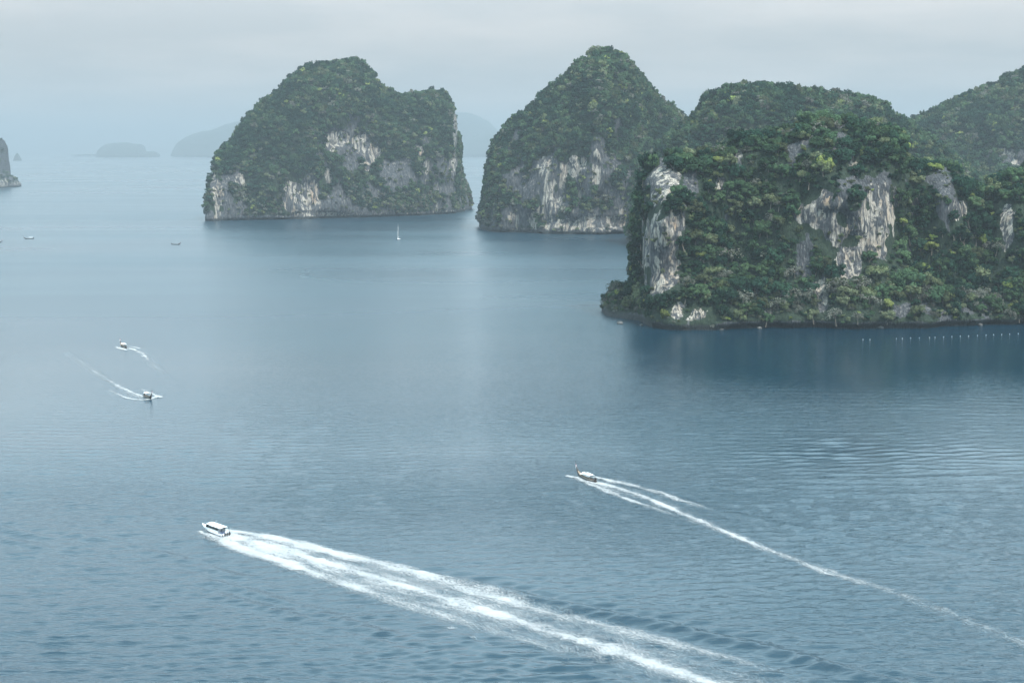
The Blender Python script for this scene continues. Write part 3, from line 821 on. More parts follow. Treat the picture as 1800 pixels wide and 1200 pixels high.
forest(Tk, np.ones(len(Tk['s']), bool), G_FAR, 3, 'sparse scrub on the rock island at the left edge', 10)
# ------------------------------------------------------------------ boats
M_WHITE = mat_paint('white_gelcoat', (0.80, 0.81, 0.82), 0.3, var=0.05)
M_TARP = mat_paint('white_tarpaulin', (0.76, 0.77, 0.78), 0.8, var=0.08)
M_NAVY = mat_paint('navy_paint', (0.02, 0.035, 0.07), 0.35)
M_GLASS = mat_paint('tinted_glass', (0.012, 0.015, 0.02), 0.08)
M_BLACK = mat_paint('black_plastic', (0.02, 0.02, 0.024), 0.4)
M_WOOD = mat_paint('tarred_wood', (0.045, 0.034, 0.030), 0.6, var=0.3)
M_PLANK = mat_paint('worn_deck_planks', (0.22, 0.16, 0.11), 0.75, var=0.3)
M_PALE = mat_paint('pale_trim_paint', (0.52, 0.47, 0.42), 0.6)
M_STEEL = mat_paint('steel', (0.35, 0.36, 0.38), 0.35, 0.9)
M_SEAT = mat_paint('seat_vinyl', (0.10, 0.14, 0.22), 0.6)
M_RIB = mat_paint('ribbon_cloth', (0.55, 0.14, 0.22), 0.8, var=0.4, scale=8)
M_TEAL = mat_paint('teal_hull_paint', (0.02, 0.075, 0.085), 0.45)
M_STONE = mat_paint('wet_boulder', (0.075, 0.073, 0.07), 0.8, var=0.45, scale=0.8)
M_BUOY = mat_paint('buoy_plastic', (0.45, 0.47, 0.46), 0.4)
M_ORANGE = mat_paint('orange_plastic', (0.55, 0.16, 0.04), 0.5)

import bmesh
def boxm(name, parent, mat, size, loc, rot=(0, 0, 0), bev=0.0, taper=None):
    bm = bmesh.new()
    bmesh.ops.create_cube(bm, size=1.0)
    for v in bm.verts:
        v.co = Vector((v.co.x * size[0], v.co.y * size[1], v.co.z * size[2]))
        if taper and v.co.z > 0:
            v.co.x *= taper[0]; v.co.y *= taper[1]
    if bev:
        bmesh.ops.bevel(bm, geom=list(bm.edges), offset=bev, segments=2, affect='EDGES')
    me = bpy.data.meshes.new(name); bm.to_mesh(me); bm.free(); me.materials.append(mat)
    o = link(name, me, parent, loc); o.rotation_euler = rot
    return o
def tubem(name, parent, mat, P, R, n=8):
    V, Q = tube(P, R if hasattr(R, '__len__') else [R] * len(P), n)
    return link(name, mesh_np(name, np.array(V), np.array(Q), [mat]), parent)
def sect(st, k):
    """hull section across: gunwale, mid side, chine, keel and back up"""
    x, bg_, zs, bc, zc, zk = st
    return [(x, bg_, zs), (x, bg_ * .6 + bc * .4 + 0.03, zs * .55 + zc * .45), (x, bc, zc), (x, 0, zk), (x, -bc, zc), (x, -(bg_ * .6 + bc * .4 + 0.03), zs * .55 + zc * .45), (x, -bg_, zs)]
def refine(sts, m=4):
    a = np.array(sts, float); t = np.arange(len(a)); tt = np.linspace(0, len(a) - 1, (len(a) - 1) * m + 1)
    o_ = np.stack([np.interp(tt, t, a[:, i]) for i in range(a.shape[1])], 1)
    for _ in range(2):
        o_[1:-1] = 0.25 * o_[:-2] + 0.5 * o_[1:-1] + 0.25 * o_[2:]
    return o_
def hullm(parent, mat, sts, floor, inset=0.10):
    S = refine(sts)
    V, Q = [], []
    for st in S: V.extend(sect(st, 0))
    m = 7
    for i in range(len(S) - 1):
        for k in range(m - 1):
            Q.append((i * m + k, i * m + k + 1, (i + 1) * m + k + 1, (i + 1) * m + k))
    b = len(V)                                   # inner skin: gunwale inset, floor
    for st in S:
        x, bg_, zs = st[0], max(st[1] - inset, 0.02), st[2]
        fz = max(floor, st[5] + 0.12); fz = min(fz, zs - 0.02)
        V.extend([(x, bg_, zs + 0.01), (x, bg_ * .85, fz), (x, -bg_ * .85, fz), (x, -bg_, zs + 0.01)])
    for i in range(len(S) - 1):
        for k in range(3):
            Q.append((b + i * 4 + k, b + (i + 1) * 4 + k, b + (i + 1) * 4 + k + 1, b + i * 4 + k + 1))
        Q.append((i * m, (i + 1) * m, b + (i + 1) * 4, b + i * 4))
        Q.append((i * m + 6, b + i * 4 + 3, b + (i + 1) * 4 + 3, (i + 1) * m + 6))
    e = (len(S) - 1) * m
    for o0 in (0, e):
        Q.append((o0, o0 + 1, o0 + 5, o0 + 6)); Q.append((o0 + 1, o0 + 2, o0 + 4, o0 + 5)); Q.append((o0 + 2, o0 + 3, o0 + 3, o0 + 4))
    Q = [q for q in Q if len(set(q)) == 4] + [(q[0], q[1], q[3], q[3]) for q in Q if len(set(q)) < 4]
    bm = bmesh.new()
    vs_ = [bm.verts.new(v) for v in V]
    for q in Q:
        u = list(dict.fromkeys(q))
        try: bm.faces.new([vs_[i] for i in u])
        except ValueError: pass
    bmesh.ops.recalc_face_normals(bm, faces=bm.faces)
    for f in bm.faces: f.smooth = True
    me = bpy.data.meshes.new('hull'); bm.to_mesh(me); bm.free(); me.materials.append(mat)
    return link('hull', me, parent)
def bandm(name, parent, mat, sts, t0, t1, side, x0=-99, x1=99, off=0.025):
    """a strip lying on the hull's side between two fractions of its height"""
    S = [s for s in refine(sts) if x0 <= s[0] <= x1]
    V, Q = [], []
    for st in S:
        g, md, ch = [np.array(p) for p in sect(st, 0)[:3]]
        for t in (t0, t1):
            p = ch + (md - ch) * (t / .55) if t < .55 else md + (g - md) * ((t - .55) / .45)
            V.append((p[0], side * (p[1] + off), p[2]))
    for i in range(len(S) - 1):
        Q.append((2 * i, 2 * i + 1, 2 * i + 3, 2 * i + 2))
    return link(name, mesh_np(name, np.array(V), np.array(Q), [mat]), parent)
def sheetm(name, parent, mat, x0, x1, half, z, arch, thick=0.06, nx=8, ny=8, sag=0.0, tap=0.0):
    """an arched roof or tarpaulin, with thickness"""
    V, Q = [], []
    for lay in (0, 1):
        for i in range(nx + 1):
            u = i / nx
            for j in range(ny + 1):
                w = j / ny * 2 - 1
                hw = half * (1 - tap * u ** 3)
                V.append((x0 + (x1 - x0) * u, w * hw, z + arch * (1 - w * w) - sag * math.sin(u * math.pi * 3) ** 2 - lay * thick))
    n = (nx + 1) * (ny + 1)
    def I(l, i, j): return l * n + i * (ny + 1) + j
    for i in range(nx):
        for j in range(ny):
            Q.append((I(0, i, j), I(0, i + 1, j), I(0, i + 1, j + 1), I(0, i, j + 1)))
            Q.append((I(1, i, j), I(1, i, j + 1), I(1, i + 1, j + 1), I(1, i + 1, j)))
        for j in (0, ny):
            Q.append((I(0, i, j), I(1, i, j), I(1, i + 1, j), I(0, i + 1, j)))
    for j in range(ny):
        for i in (0, nx):
            Q.append((I(0, i, j), I(0, i, j + 1), I(1, i, j + 1), I(1, i, j)))
    return link(name, mesh_np(name, np.array(V), np.array(Q), [mat], smooth=False), parent)

def place(name, label, cat, px, py, head, dist=None, pitch=0.0, group=None, lift=0.0, scale=0.87):
    """an Empty on the water; head = a second surveyed point the bow points to"""
    p = ground(px, py); h = ground(*head)
    e = bpy.data.objects.new(name, None); COL.objects.link(e)
    e.location = (p[0], p[1], lift)
    e.rotation_euler = (0, -pitch, math.atan2(h[1] - p[1], h[0] - p[0]))
    e.scale = (scale, scale, scale)
    tag(e, label, cat, group)
    return e

def speedboat(e):
    sts = [(-5.6, 1.50, 1.20, 1.36, .10, -.35), (-2, 1.62, 1.24, 1.42, .10, -.42), (1.5, 1.58, 1.34, 1.28, .15, -.42), (3.6, 1.26, 1.52, .86, .32, -.28), (5.0, .78, 1.66, .42, .62, .12), (6.0, .30, 1.76, .12, 1.1, .8), (6.5, .06, 1.82, .03, 1.55, 1.45)]
    hullm(e, M_WHITE, sts, 0.45)
    for s in (1, -1):
        bandm('hull_stripe', e, M_NAVY, sts, .16, .42, s, -5.6, 5.2)
        bandm('rub_rail', e, M_BLACK, sts, .90, .97, s, -5.6, 6.2, 0.04)
    S = [s for s in refine(sts) if s[0] > 2.4]
    V = [(s[0], w * (s[1] - 0.04), s[2] + 0.03 + 0.12 * (1 - w * w)) for s in S for w in (-1, -.5, 0, .5, 1)]
    Q = [(i * 5 + k, (i + 1) * 5 + k, (i + 1) * 5 + k + 1, i * 5 + k + 1) for i in range(len(S) - 1) for k in range(4)]
    fd = link('foredeck', mesh_np('foredeck', np.array(V), np.array(Q), [M_WHITE]), e)
    boxm('hatch', fd, M_PALE, (0.6, 0.6, 0.05), (4.0, 0, 1.78), bev=0.02)
    sheetm('roof', e, M_WHITE, -4.3, 2.7, 1.5, 2.95, 0.16, 0.12, tap=0.12)
    for s in (1, -1):
        boxm('cabin_side', e, M_WHITE, (6.2, 0.06, 0.62), (-0.3, s * 1.46, 1.58))
        for i in range(4):
            boxm('side_window', e, M_GLASS, (1.32, 0.05, 0.72), (-2.55 + i * 1.5, s * 1.45, 2.28))
        for x in (-4.15, -3.3, -1.8, -0.3, 1.2, 2.62):
            tubem('roof_post', e, M_WHITE, [(x, s * 1.44, 1.2), (x, s * 1.40, 2.9)], 0.05)
        tubem('bow_rail', e, M_STEEL, [(2.9, s * 1.35, 1.5), (3.2, s * 1.32, 2.0), (4.8, s * .82, 2.2), (6.0, s * .30, 2.25), (6.3, s * 0.12, 1.85)], 0.025)
    ws = boxm('windscreen', e, M_GLASS, (0.06, 2.5, 1.35), (3.0, 0, 2.28), (0, math.radians(-28), 0))
    boxm('wiper', ws, M_BLACK, (0.03, 0.04, 0.8), (0.05, 0.4, -0.1), (0.4, 0, 0))
    for x in (-3.4, -2.2, -1.0, 0.2):
        st = boxm('seat_row', e, M_SEAT, (0.5, 2.5, 0.42), (x, 0, 0.70), bev=0.04)
        boxm('backrest', st, M_SEAT, (0.12, 2.5, 0.6), (0.25, 0, 0.45), bev=0.03)
    boxm('helm_console', e, M_WHITE, (0.6, 1.0, 1.0), (1.6, -0.6, 1.0), bev=0.05)
    boxm('transom_bench', e, M_WHITE, (0.5, 2.6, 0.7), (-5.1, 0, 0.85), bev=0.05)
    for y in (-0.85, 0, 0.85):
        ob = boxm('outboard_motor', e, M_BLACK, (0.75, 0.50, 0.75), (-6.05, y, 1.45), bev=0.12, taper=(0.7, 0.75))
        boxm('motor_leg', ob, M_BLACK, (0.28, 0.2, 1.3), (0.02, 0, -0.95), bev=0.03)
        boxm('motor_stripe', ob, M_STEEL, (0.70, 0.515, 0.06), (0, 0, -0.18))
    for s in (1, -1):
        tubem('stern_arch', e, M_BLACK, [(-5.5, s * 1.42, 1.2), (-5.2, s * 1.4, 2.3), (-4.6, s * 1.38, 2.92)], 0.06)
        tubem('stern_fender', e, M_BLACK, [(-5.66, s * 1.5, 1.25), (-5.72, s * 1.46, 0.1)], 0.14)
    tubem('radio_antenna', e, M_WHITE, [(-1, 0.6, 3.1), (-1.3, 0.6, 5.0)], [0.03, 0.012])

LT = [(-6.2, .50, 1.25, .32, .55, .35), (-5.0, .82, .95, .62, .12, -.12), (-2.5, 1.05, .80, .84, -.08, -.32), (0.8, 1.10, .82, .86, -.1, -.34), (3.2, .88, 1.02, .62, .04, -.24), (4.9, .52, 1.45, .30, .45, .2), (6.0, .26, 2.05, .13, 1.15, .95), (6.9, .12, 3.0, .07, 2.3, 2.15), (7.4, .05, 3.9, .04, 3.5, 3.45)]
def longtail(e, roof=(-3.6, 1.6), upper=True, trim=M_PALE, hull=M_WOOD, lower=M_TEAL, engine=True, roofmat=M_TARP):
    hullm(e, hull, LT, 0.20)
    for s in (1, -1):
        bandm('gunwale_trim', e, trim, LT, .80, .99, s, -6.0, 5.4, 0.03)
        bandm('bottom_paint', e, lower, LT, .0, .30, s, -5.4, 4.8, 0.02)
    pr = tubem('prow', e, hull, [(6.6, 0, 2.6), (7.1, 0, 3.3), (7.55, 0, 4.3), (7.75, 0, 5.0)], [.13, .11, .09, .05])
    for k, z in enumerate((3.35, 3.55, 3.75)):
        tubem('ribbon', pr, M_RIB if k != 1 else M_TARP, [(7.13 + k * .1, 0, z - .12), (7.18 + k * .1, 0, z + .12)], .16)
    tubem('ribbon_tail', pr, M_TARP, [(7.15, .1, 3.5), (7.0, .22, 3.0), (6.95, .25, 2.5)], [.07, .06, .03])
    fd = link('foredeck', mesh_np('foredeck', *(lambda S: ([(s[0], w * (s[1] - .06), s[2] - .06) for s in S for w in (-1, 0, 1)],
          [(i * 3 + k, (i + 1) * 3 + k, (i + 1) * 3 + k + 1, i * 3 + k + 1) for i in range(len(S) - 1) for k in range(2)]))([s for s in refine(LT) if 3.0 < s[0] < 5.8]), [M_PLANK]), e)
    if roof:
        a, b = roof
        rf = sheetm('canopy', e, roofmat, a, b, 1.18, 2.30, 0.22, 0.05, sag=0.03)
        n = 4
        for i in range(n):
            x = a + 0.1 + (b - a - 0.2) * i / (n - 1)
            for s in (1, -1):
                tubem('canopy_post', e, M_PALE, [(x, s * 1.0, .78), (x, s * 1.08, 2.3)], .035)
            tubem('canopy_rib', e, M_PALE, [(x, -1.1, 2.22), (x, -.5, 2.36), (x, .5, 2.36), (x, 1.1, 2.22)], .03)
        if upper:
            sheetm('awning', e, roofmat, a + 0.6, b + 1.1, .62, 1.72, 0.06, 0.04).location = (0, 0.66, 0)
            boxm('luggage_net', rf, M_BLACK, (1.0, 0.7, 0.22), (b - 0.9, -0.1, 2.58), bev=0.06)
    for x in (-3.0, -2.0, -1.0, 0.0, 1.0, 2.0):
        boxm('bench', e, M_PLANK, (0.32, 1.75, 0.07), (x, 0, 0.60))
    if engine:
        eng = boxm('engine', e, M_BLACK, (0.95, 0.5, 0.6), (-6.0, 0, 1.75), (0, -0.25, 0), bev=0.06)
        tubem('drive_shaft', eng, M_STEEL, [(-0.4, 0, -.1), (-4.6, 0, -1.15)], [.06, .035])
        tubem('tiller', eng, M_STEEL, [(0.4, 0, .1), (1.9, 0.1, .1)], .035)
        tubem('exhaust', eng, M_STEEL, [(0.1, .2, .25), (0.1, .22, .7)], .05)
        boxm('engine_mount', e, M_WOOD, (0.3, 0.4, 0.5), (-5.9, 0, 1.25))

def sailboat(e):
    sts = [(-6.2, 1.25, 1.15, 1.0, .2, -.1), (-3, 1.95, 1.1, 1.5, .0, -.35), (0.5, 2.05, 1.2, 1.5, -.05, -.45), (3.8, 1.35, 1.4, .8, .1, -.3), (5.8, .5, 1.6, .25, .6, .3), (6.8, .05, 1.72, .03, 1.4, 1.3)]
    hullm(e, M_WHITE, sts, 1.0, 0.3)
    for s in (1, -1):
        bandm('hull_stripe', e, M_NAVY, sts, .05, .18, s)
    cb = boxm('cabin', e, M_WHITE, (5.0, 2.3, 0.75), (0.8, 0, 1.45), bev=0.15, taper=(0.85, 0.8))
    for s in (1, -1):
        boxm('cabin_window', cb, M_GLASS, (3.0, 0.05, 0.25), (0, s * 1.06, 0.05), (s * 0.2, 0, 0))
    tubem('mast', e, M_PALE, [(1.2, 0, 1.3), (1.2, 0, 12), (1.1, 0, 20.5)], [.13, .12, .07])
    bo = tubem('boom', e, M_STEEL, [(1.1, 0, 2.9), (-4.2, 0, 3.0)], .10)
    tubem('furled_sail', bo, M_TARP, [(0.9, 0, 3.2), (-1.5, 0, 3.3), (-4.0, 0, 3.2)], [.30, .26, .16])
    tubem('furled_jib', e, M_TARP, [(6.6, 0, 1.8), (4.2, 0, 8.8), (1.4, 0, 18.2)], [.10, .12, .05])
    for s in (1, -1):
        tubem('spreader', e, M_STEEL, [(1.2, 0, 10), (1.0, s * 1.1, 10.1)], .05)
        tubem('shroud', e, M_STEEL, [(0.9, s * 1.9, 1.2), (1.0, s * 1.1, 10.1), (1.12, 0, 18.8)], .03)
    tubem('backstay', e, M_STEEL, [(-6.1, 0, 1.2), (1.1, 0, 19.3)], .03)
    sheetm('bimini', e, M_NAVY, -5.2, -2.8, 1.3, 3.0, 0.2, 0.05)
    for x in (-5.0, -3.0):
        for s in (1, -1):
            tubem('bimini_post', e, M_STEEL, [(x, s * 1.25, 1.1), (x, s * 1.25, 3.0)], .03)

speedboat(place('speedboat', 'white speedboat with a long hardtop racing ahead of a broad foaming wake', 'speedboat', 378, 938, (345, 929), pitch=0.06, lift=0.12))
longtail(place('longtail_boat', 'dark longtail boat with white canopy, trailing a long thin wake on the right', 'longtail boat', 1031, 842, (1010, 834.5), pitch=0.04, group='longtail boats under way'))
longtail(place('longtail_boat', 'dark longtail boat heading right towards the viewer, wake curving behind it', 'longtail boat', 260, 699, (272, 705), pitch=0.05, group='longtail boats under way'), roof=(-3.4, 0.6), upper=False)
longtail(place('longtail_boat', 'small canopied longtail boat heading left, farther of two on the left', 'longtail boat', 217, 610, (203, 604), pitch=0.04, group='longtail boats under way'), roof=(-3.8, 1.2), upper=False)
longtail(place('longtail_boat', 'low dark open longtail boat lying still near the lone island', 'longtail boat', 309, 430, (330, 430.4), group='longtail boats lying off the islands'), roof=None)
longtail(place('longtail_boat', 'longtail boat with white canopy lying still far off on the left', 'longtail boat', 51, 420, (30, 420.3), group='longtail boats lying off the islands'), roof=(-4.5, 0.0), upper=False)
longtail(place('longtail_boat', 'dark longtail boat cut by the left edge, only its bow in view', 'longtail boat', -5.5, 426.5, (30, 426), group='longtail boats lying off the islands'), roof=None)
sailboat(place('sailboat', 'white sailing yacht with bare mast before the lone island', 'sailboat', 700.5, 421.5, (695, 423.2)))

# ------------------------------------------------------------------ swimming-area buoys along the near shore
bm = bmesh.new(); bmesh.ops.create_uvsphere(bm, u_segments=14, v_segments=8, radius=0.25)
for v in bm.verts: v.co.z *= 0.85
for f in bm.faces: f.smooth = True
buoy_me = bpy.data.meshes.new('float_ball'); bm.to_mesh(buoy_me); bm.free(); buoy_me.materials.append(M_BUOY)
Vt, Qt = tube([(0, 0, 0.22), (0, 0, 0.36), (0, 0, 0.46)], [0.09, 0.07, 0.06], 8)
eye_me = mesh_np('eye', np.array(Vt), np.array(Qt), [M_STEEL])
bx = [208, 277, 538, 597, 679, 765, 866, 920, 1005, 1087, 1170, 1252, 1340, 1425, 1500, 1580, 1658, 1743]
by = [208, 208, 198, 197, 193, 191, 189, 187, 183, 178, 174, 173, 168, 165, 160, 158, 155, 150]
for i, (a, b) in enumerate(zip(bx, by)):
    p = ground(1480 + a / 5.625, 560 + b / 5.625)
    e = bpy.data.objects.new('buoy', None); COL.objects.link(e); e.location = (p[0], p[1], 0.12)
    e.scale = (1, 1, 1) if i not in (2, 5) else (0.8, 0.8, 0.8)
    if i == 0: lab = 'white buoy leftmost in the line below the nearest island'
    elif i == 1: lab = 'white buoy second from the left, before the gap in the line'
    elif i == len(bx) - 1: lab = 'white buoy rightmost in the line, nearest the right edge'
    else: lab = 'small white buoy inside the long row below the nearest island'
    tag(e, lab, 'buoy', 'buoys in line below the nearest island')
    fo = link('float', buoy_me, e); link('lifting_eye', eye_me, e)

# ------------------------------------------------------------------ boulders at the near waterline
for i, (a, b, sz) in enumerate([(1090, 573, 1.6), (1128, 576, 1.1), (1203, 583, 1.9), (1214, 583.5, 1.2), (1268, 583.5, 1.5), (1335, 581.5, 1.2), (1493, 580, 1.5), (1548, 580.5, 2.0), (1559, 580, 1.4), (1584, 579.5, 1.6), (1640, 579, 1.2), (1722, 576, 1.5)]):
    bm = bmesh.new(); bmesh.ops.create_icosphere(bm, subdivisions=3, radius=1.0)
    r_ = np.random.RandomState(70 + i)
    co = np.array([v.co for v in bm.verts])
    k_ = 1 + 0.42 * fbm(co[:, 0] * 1.3 + i * 3.1, co[:, 1] * 1.3, co[:, 2] * 1.3 + i, 3)
    for v, f in zip(bm.verts, k_): v.co = Vector((v.co.x * f * sz * 1.3, v.co.y * f * sz, v.co.z * f * sz * 0.75))
    me = bpy.data.meshes.new('boulder'); bm.to_mesh(me); bm.free(); me.materials.append(M_STONE)
    p = ground(a, b - 4.2)
    o = link('boulder', me, loc=(p[0], p[1], 0.15 * sz)); o.rotation_euler = (0, 0, r_.rand() * 6)
    tag(o, 'pale boulder awash at the waterline of the nearest island', 'boulder', 'boulders along the near shore')

# ------------------------------------------------------------------ wakes: foam lying on the water
def wake(label, centre, half, bands, du=0.55, dv=0.4, seed=0, mound=0.22, splash=None):
    P = gpoly(centre)
    seg = np.hypot(*np.diff(P, axis=0).T); acc = np.concatenate([[0], np.cumsum(seg)])
    us = np.arange(0, acc[-1], du)
    cx, cy = np.interp(us, acc, P[:, 0]), np.interp(us, acc, P[:, 1])
    k = 9
    ker = np.ones(2 * k + 1) / (2 * k + 1)
    pad = lambda a: np.concatenate([2 * a[0] - a[k:0:-1], a, 2 * a[-1] - a[-2:-k - 2:-1]])
    cx, cy = np.convolve(pad(cx), ker, 'valid'), np.convolve(pad(cy), ker, 'valid')
    tx, ty = np.gradient(cx), np.gradient(cy); l = np.hypot(tx, ty); tx /= l; ty /= l
    hw = np.interp(us, np.linspace(0, acc[-1], len(half)), half)
    nv = int(2 * max(half) / dv) + 1
    w = np.linspace(-1, 1, nv)
    X = cx[:, None] - ty[:, None] * w * hw[:, None]; Y = cy[:, None] + tx[:, None] * w * hw[:, None]
    x, y = X.ravel(), Y.ravel()
    den = np.zeros_like(x)
    wob = 0.9 * fbm(x / 5.0, y / 5.0, x * 0 + seed, 3)
    for pts in bands:
        B = gpoly([p[:2] for p in pts])
        d, run, side, tot = poly_dist(x, y, B)
        br = np.concatenate([[0], np.cumsum(np.hypot(*np.diff(B, axis=0).T))])
        bw = np.interp(run, br, [p[2] for p in pts]); bi = np.interp(run, br, [p[3] for p in pts])
        den = np.maximum(den, bi * np.exp(-np.abs((d + wob * np.minimum(bw, 1.2) * 0.9) / (1.25 * bw)) ** 1.8) * (0.85 + 0.35 * fbm(run / 9, d / 3, run * 0 + seed + 3, 2)))
    den = np.clip(den, 0, 1.05) * (1 - np.abs(np.tile(w, len(us))) ** 12)
    zz = sea_height(x, y)
    zz += 0.05 + mound * den ** 2 * (0.6 + 0.8 * fbm(x / 1.6, y / 1.6, x * 0 + seed, 2))
    if splash:
        for (sx, sy, sr, shh) in splash:
            g = ground(sx, sy)
            zz += shh * np.exp(-((x - g[0]) ** 2 + (y - g[1]) ** 2) / sr ** 2) * (0.7 + 0.5 * fbm(x / .9, y / .9, x * 0 + 5, 2)) * den
    nu = len(us)
    i, j = np.meshgrid(np.arange(nu - 1), np.arange(nv - 1), indexing='ij')
    Q = np.stack([i * nv + j, (i + 1) * nv + j, (i + 1) * nv + j + 1, i * nv + j + 1], -1).reshape(-1, 4)
    keep = (den[Q].max(1) > 0.03)
    Q = Q[keep]
    used, inv = np.unique(Q, return_inverse=True)
    Q = inv.reshape(-1, 4)
    V = np.stack([x, y, zz], 1)[used]
    me = mesh_np('wake', V, Q, [M_FOAM])
    fattr(me, 'foam', den[used])
    UV = np.stack([np.repeat(us, nv), np.tile(w, nu) * np.repeat(hw, nv)], 1)[used]
    uvl = me.uv_layers.new(name='run')
    uvl.data.foreach_set('uv', UV[Q.ravel()].astype(np.float32).ravel())
    o = link('wake', me)
    tag(o, label, 'wake', kind='stuff')

wake('broad white foam wake behind the speedboat',
     [(335, 926), (395, 941), (500, 968), (600, 998), (750, 1041), (900, 1087), (1050, 1132), (1200, 1182), (1400, 1250), (1600, 1320)], [9, 11, 15, 16, 17, 17], [
     [(392, 939, 1.6, 1), (430, 948, 1.9, 1), (500, 967, 1.8, 1), (600, 997, 2.0, 1), (733, 1036, 2.3, .95), (867, 1077, 2.7, .9), (967, 1109, 2.8, .86), (1067, 1138, 2.9, .82), (1167, 1173, 2.9, .8), (1290, 1214, 2.9, .78), (1500, 1285, 2.8, .7)],
     [(396, 933, 1.4, 1), (440, 938, 2.2, 1.0), (490, 947, 2.6, 1.0), (540, 959, 3.0, 1), (600, 975, 3.0, .95), (683, 992, 3.1, .92), (767, 1018, 3.2, .85), (850, 1042, 3.3, .8), (933, 1067, 3.3, .72), (1033, 1092, 3.2, .68), (1167, 1126, 3.2, .58), (1260, 1150, 3.0, .48), (1350, 1172, 2.8, .36), (1450, 1200, 2.5, .2)],
     [(352, 934, .8, 1), (368, 941, 1.8, 1), (390, 949, 2.2, 1), (430, 965, 2.6, 1.0), (500, 988, 2.8, 1), (550, 1006, 2.7, .92), (600, 1022, 2.8, .8), (667, 1047, 2.6, .7), (740, 1069, 2.6, .62), (833, 1098, 2.5, .55), (933, 1126, 2.4, .48), (1017, 1147, 2.3, .38), (1120, 1178, 2.0, .22)],
     [(400, 942, 3.5, 1), (450, 955, 5.0, .9), (520, 976, 6.5, .74), (600, 1000, 8, .64), (750, 1043, 9, .56), (900, 1085, 9.5, .50), (1050, 1130, 9.5, .46), (1200, 1178, 9.5, .42), (1400, 1240, 9, .36)],
     [(364, 935, 1.6, 1), (382, 942, 2.0, 1), (396, 941, 2.0, 1)],
     [(1430, 1181, 1.1, .75), (1460, 1183, 1.1, .75)], [(800, 1118, .8, .6), (830, 1121, .8, .6)], [(772, 1104, .7, .55), (796, 1103, .7, .55)],
     [(895, 1037, .5, .6), (912, 1039, .5, .6)], [(1162, 1096, .5, .62), (1186, 1101, .5, .62)], [(1232, 1113, .5, .62), (1252, 1117, .5, .62)]],
     seed=1, mound=0.28, splash=[(366, 943, 2.2, .7), (384, 949, 2.5, .5), (408, 942, 2.5, .45), (440, 940, 3, .4)])
wake('long thin foam wake behind the longtail boat on the right',
     [(990, 826), (1045, 847), (1130, 873), (1200, 902), (1270, 932), (1340, 962), (1440, 1000), (1560, 1036), (1680, 1082), (1800, 1130), (1900, 1170)], [9, 12, 10, 7, 6, 6], [
     [(1040, 846, 1.4, 1), (1085, 857, 1.3, .95), (1130, 872, 1.4, .92), (1165, 887, 1.5, .9), (1200, 902, 1.5, .86), (1270, 932, 1.6, .78), (1340, 962, 1.8, .64), (1440, 1000, 2.0, .52), (1560, 1036, 2.2, .42), (1680, 1082, 2.5, .36), (1800, 1130, 2.8, .30), (1900, 1170, 3, .25)],
     [(1043, 838, 1.0, .95), (1075, 845, 1.8, .95), (1110, 852, 1.7, .85), (1160, 866, 1.4, .72), (1190, 878, 1.2, .55), (1240, 892, 1.2, .48), (1300, 912, 1.1, .38), (1340, 925, 1.0, .2)],
     [(998, 836.5, .7, .95), (1016, 840, 1.2, 1), (1040, 851, 1.4, .95), (1068, 863, 1.5, .78), (1100, 876, 1.3, .66), (1150, 893, 1.1, .52), (1210, 914, 1.0, .35), (1260, 930, 1.0, .15)],
     [(1020, 839, 1.4, 1), (1045, 848, 1.6, 1)],
     [(1045, 848, 2.5, .65), (1100, 866, 4.0, .42), (1170, 888, 4.2, .33), (1260, 925, 3.5, .2)]],
     seed=2, mound=0.18, splash=[(1012, 839, 1.5, .6), (1032, 848, 1.6, .4), (1060, 842, 1.8, .4)])
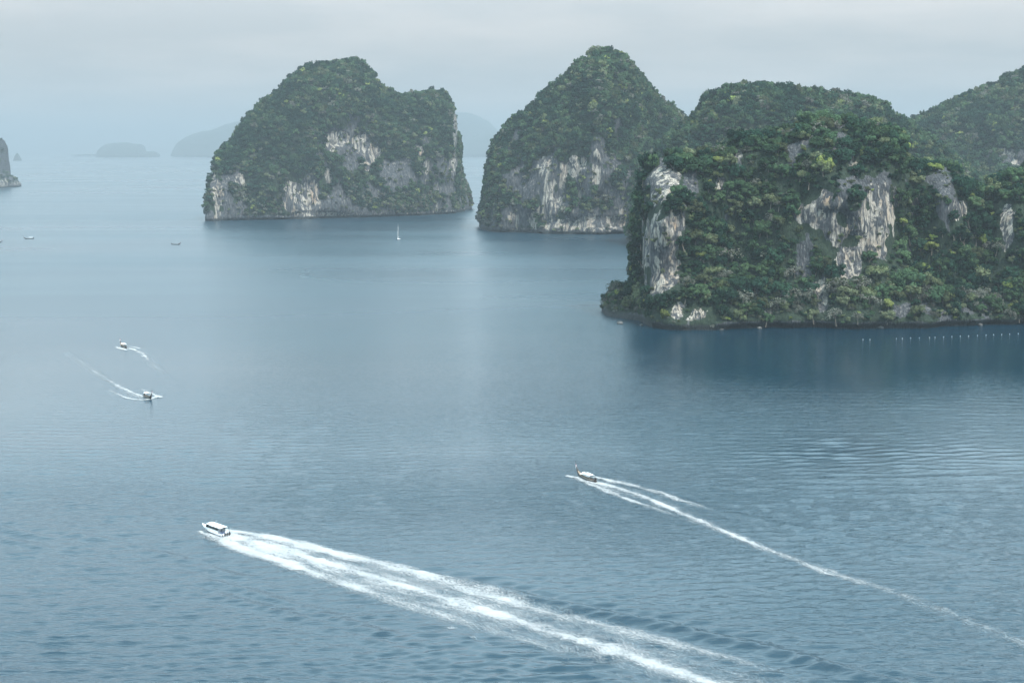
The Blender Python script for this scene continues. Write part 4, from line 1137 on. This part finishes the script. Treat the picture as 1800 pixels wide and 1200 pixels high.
wake('faint curving foam wake behind the longtail boat heading right',
     [(285, 707), (262, 701), (238, 693), (215, 684), (190, 670), (165, 653), (140, 636), (115, 618)], [8, 9, 8, 6, 5, 5], [
     [(262, 700, 1.0, 1), (238, 692, 1.1, .85), (215, 682, 1.2, .66), (190, 668, 1.3, .52), (165, 652, 1.4, .42), (140, 636, 1.5, .3), (118, 620, 1.5, .12)],
     [(280, 698, 1.0, .95), (270, 699, 1.3, 1), (255, 703, 1.2, 1), (238, 702, 1.1, .9), (222, 699, 1.0, .75), (205, 692, .9, .55), (192, 686, .8, .35)],
     [(278, 697, 1.2, 1), (266, 691, .9, .6), (248, 684, .8, .4)],
     [(250, 698, 2.2, .6), (225, 690, 2.6, .4)]], seed=3, mound=0.15, splash=[(276, 699, 1.6, .7), (255, 704, 1.4, .4)])
wake('short white foam wake behind the farther longtail boat on the left',
     [(196, 606), (217, 611), (235, 615), (250, 622), (262, 632), (275, 645), (290, 660), (300, 672)], [7, 8, 6, 5, 5], [
     [(205, 610, 1.2, 1), (212, 612, 1.4, 1), (222, 615, 1.2, .8)],
     [(221, 611, 1.1, 1), (235, 614, 1.1, .9), (248, 620, 1.2, .85), (256, 627, 1.3, .7), (264, 636, 1.4, .42), (276, 648, 1.5, .3), (292, 664, 1.5, .12)],
     [(224, 608.5, .9, .95), (236, 610, .9, .85), (246, 612, .9, .65), (256, 616, .8, .3)]], seed=4, mound=0.12, splash=[(207, 610, 1.5, .5)])


# ------------------------------------------------------------------ haze: the sea air between here and the horizon
def build_haze():
    m = newmat('haze_air'); b = NB(m)
    v = b.n('ShaderNodeVolumePrincipled', Color=C(0.36, 0.40, 0.437), Density=0.000108, Anisotropy=0.0)
    b.n('ShaderNodeOutputMaterial', Volume=v.outputs[0])
    x0, x1, y0, y1, z0, z1 = -62000, 62000, -62000, 62000, -8.0, 660.0
    V = [(x, y, z) for x in (x0, x1) for y in (y0, y1) for z in (z0, z1)]
    Fq = [(0, 1, 3, 2), (4, 6, 7, 5), (0, 4, 5, 1), (2, 3, 7, 6), (0, 2, 6, 4), (1, 5, 7, 3)]
    o = link('haze', mesh_np('haze', V, Fq, [m], smooth=False))
    tag(o, 'thin bluish sea haze filling the air', kind='stuff')
build_haze()
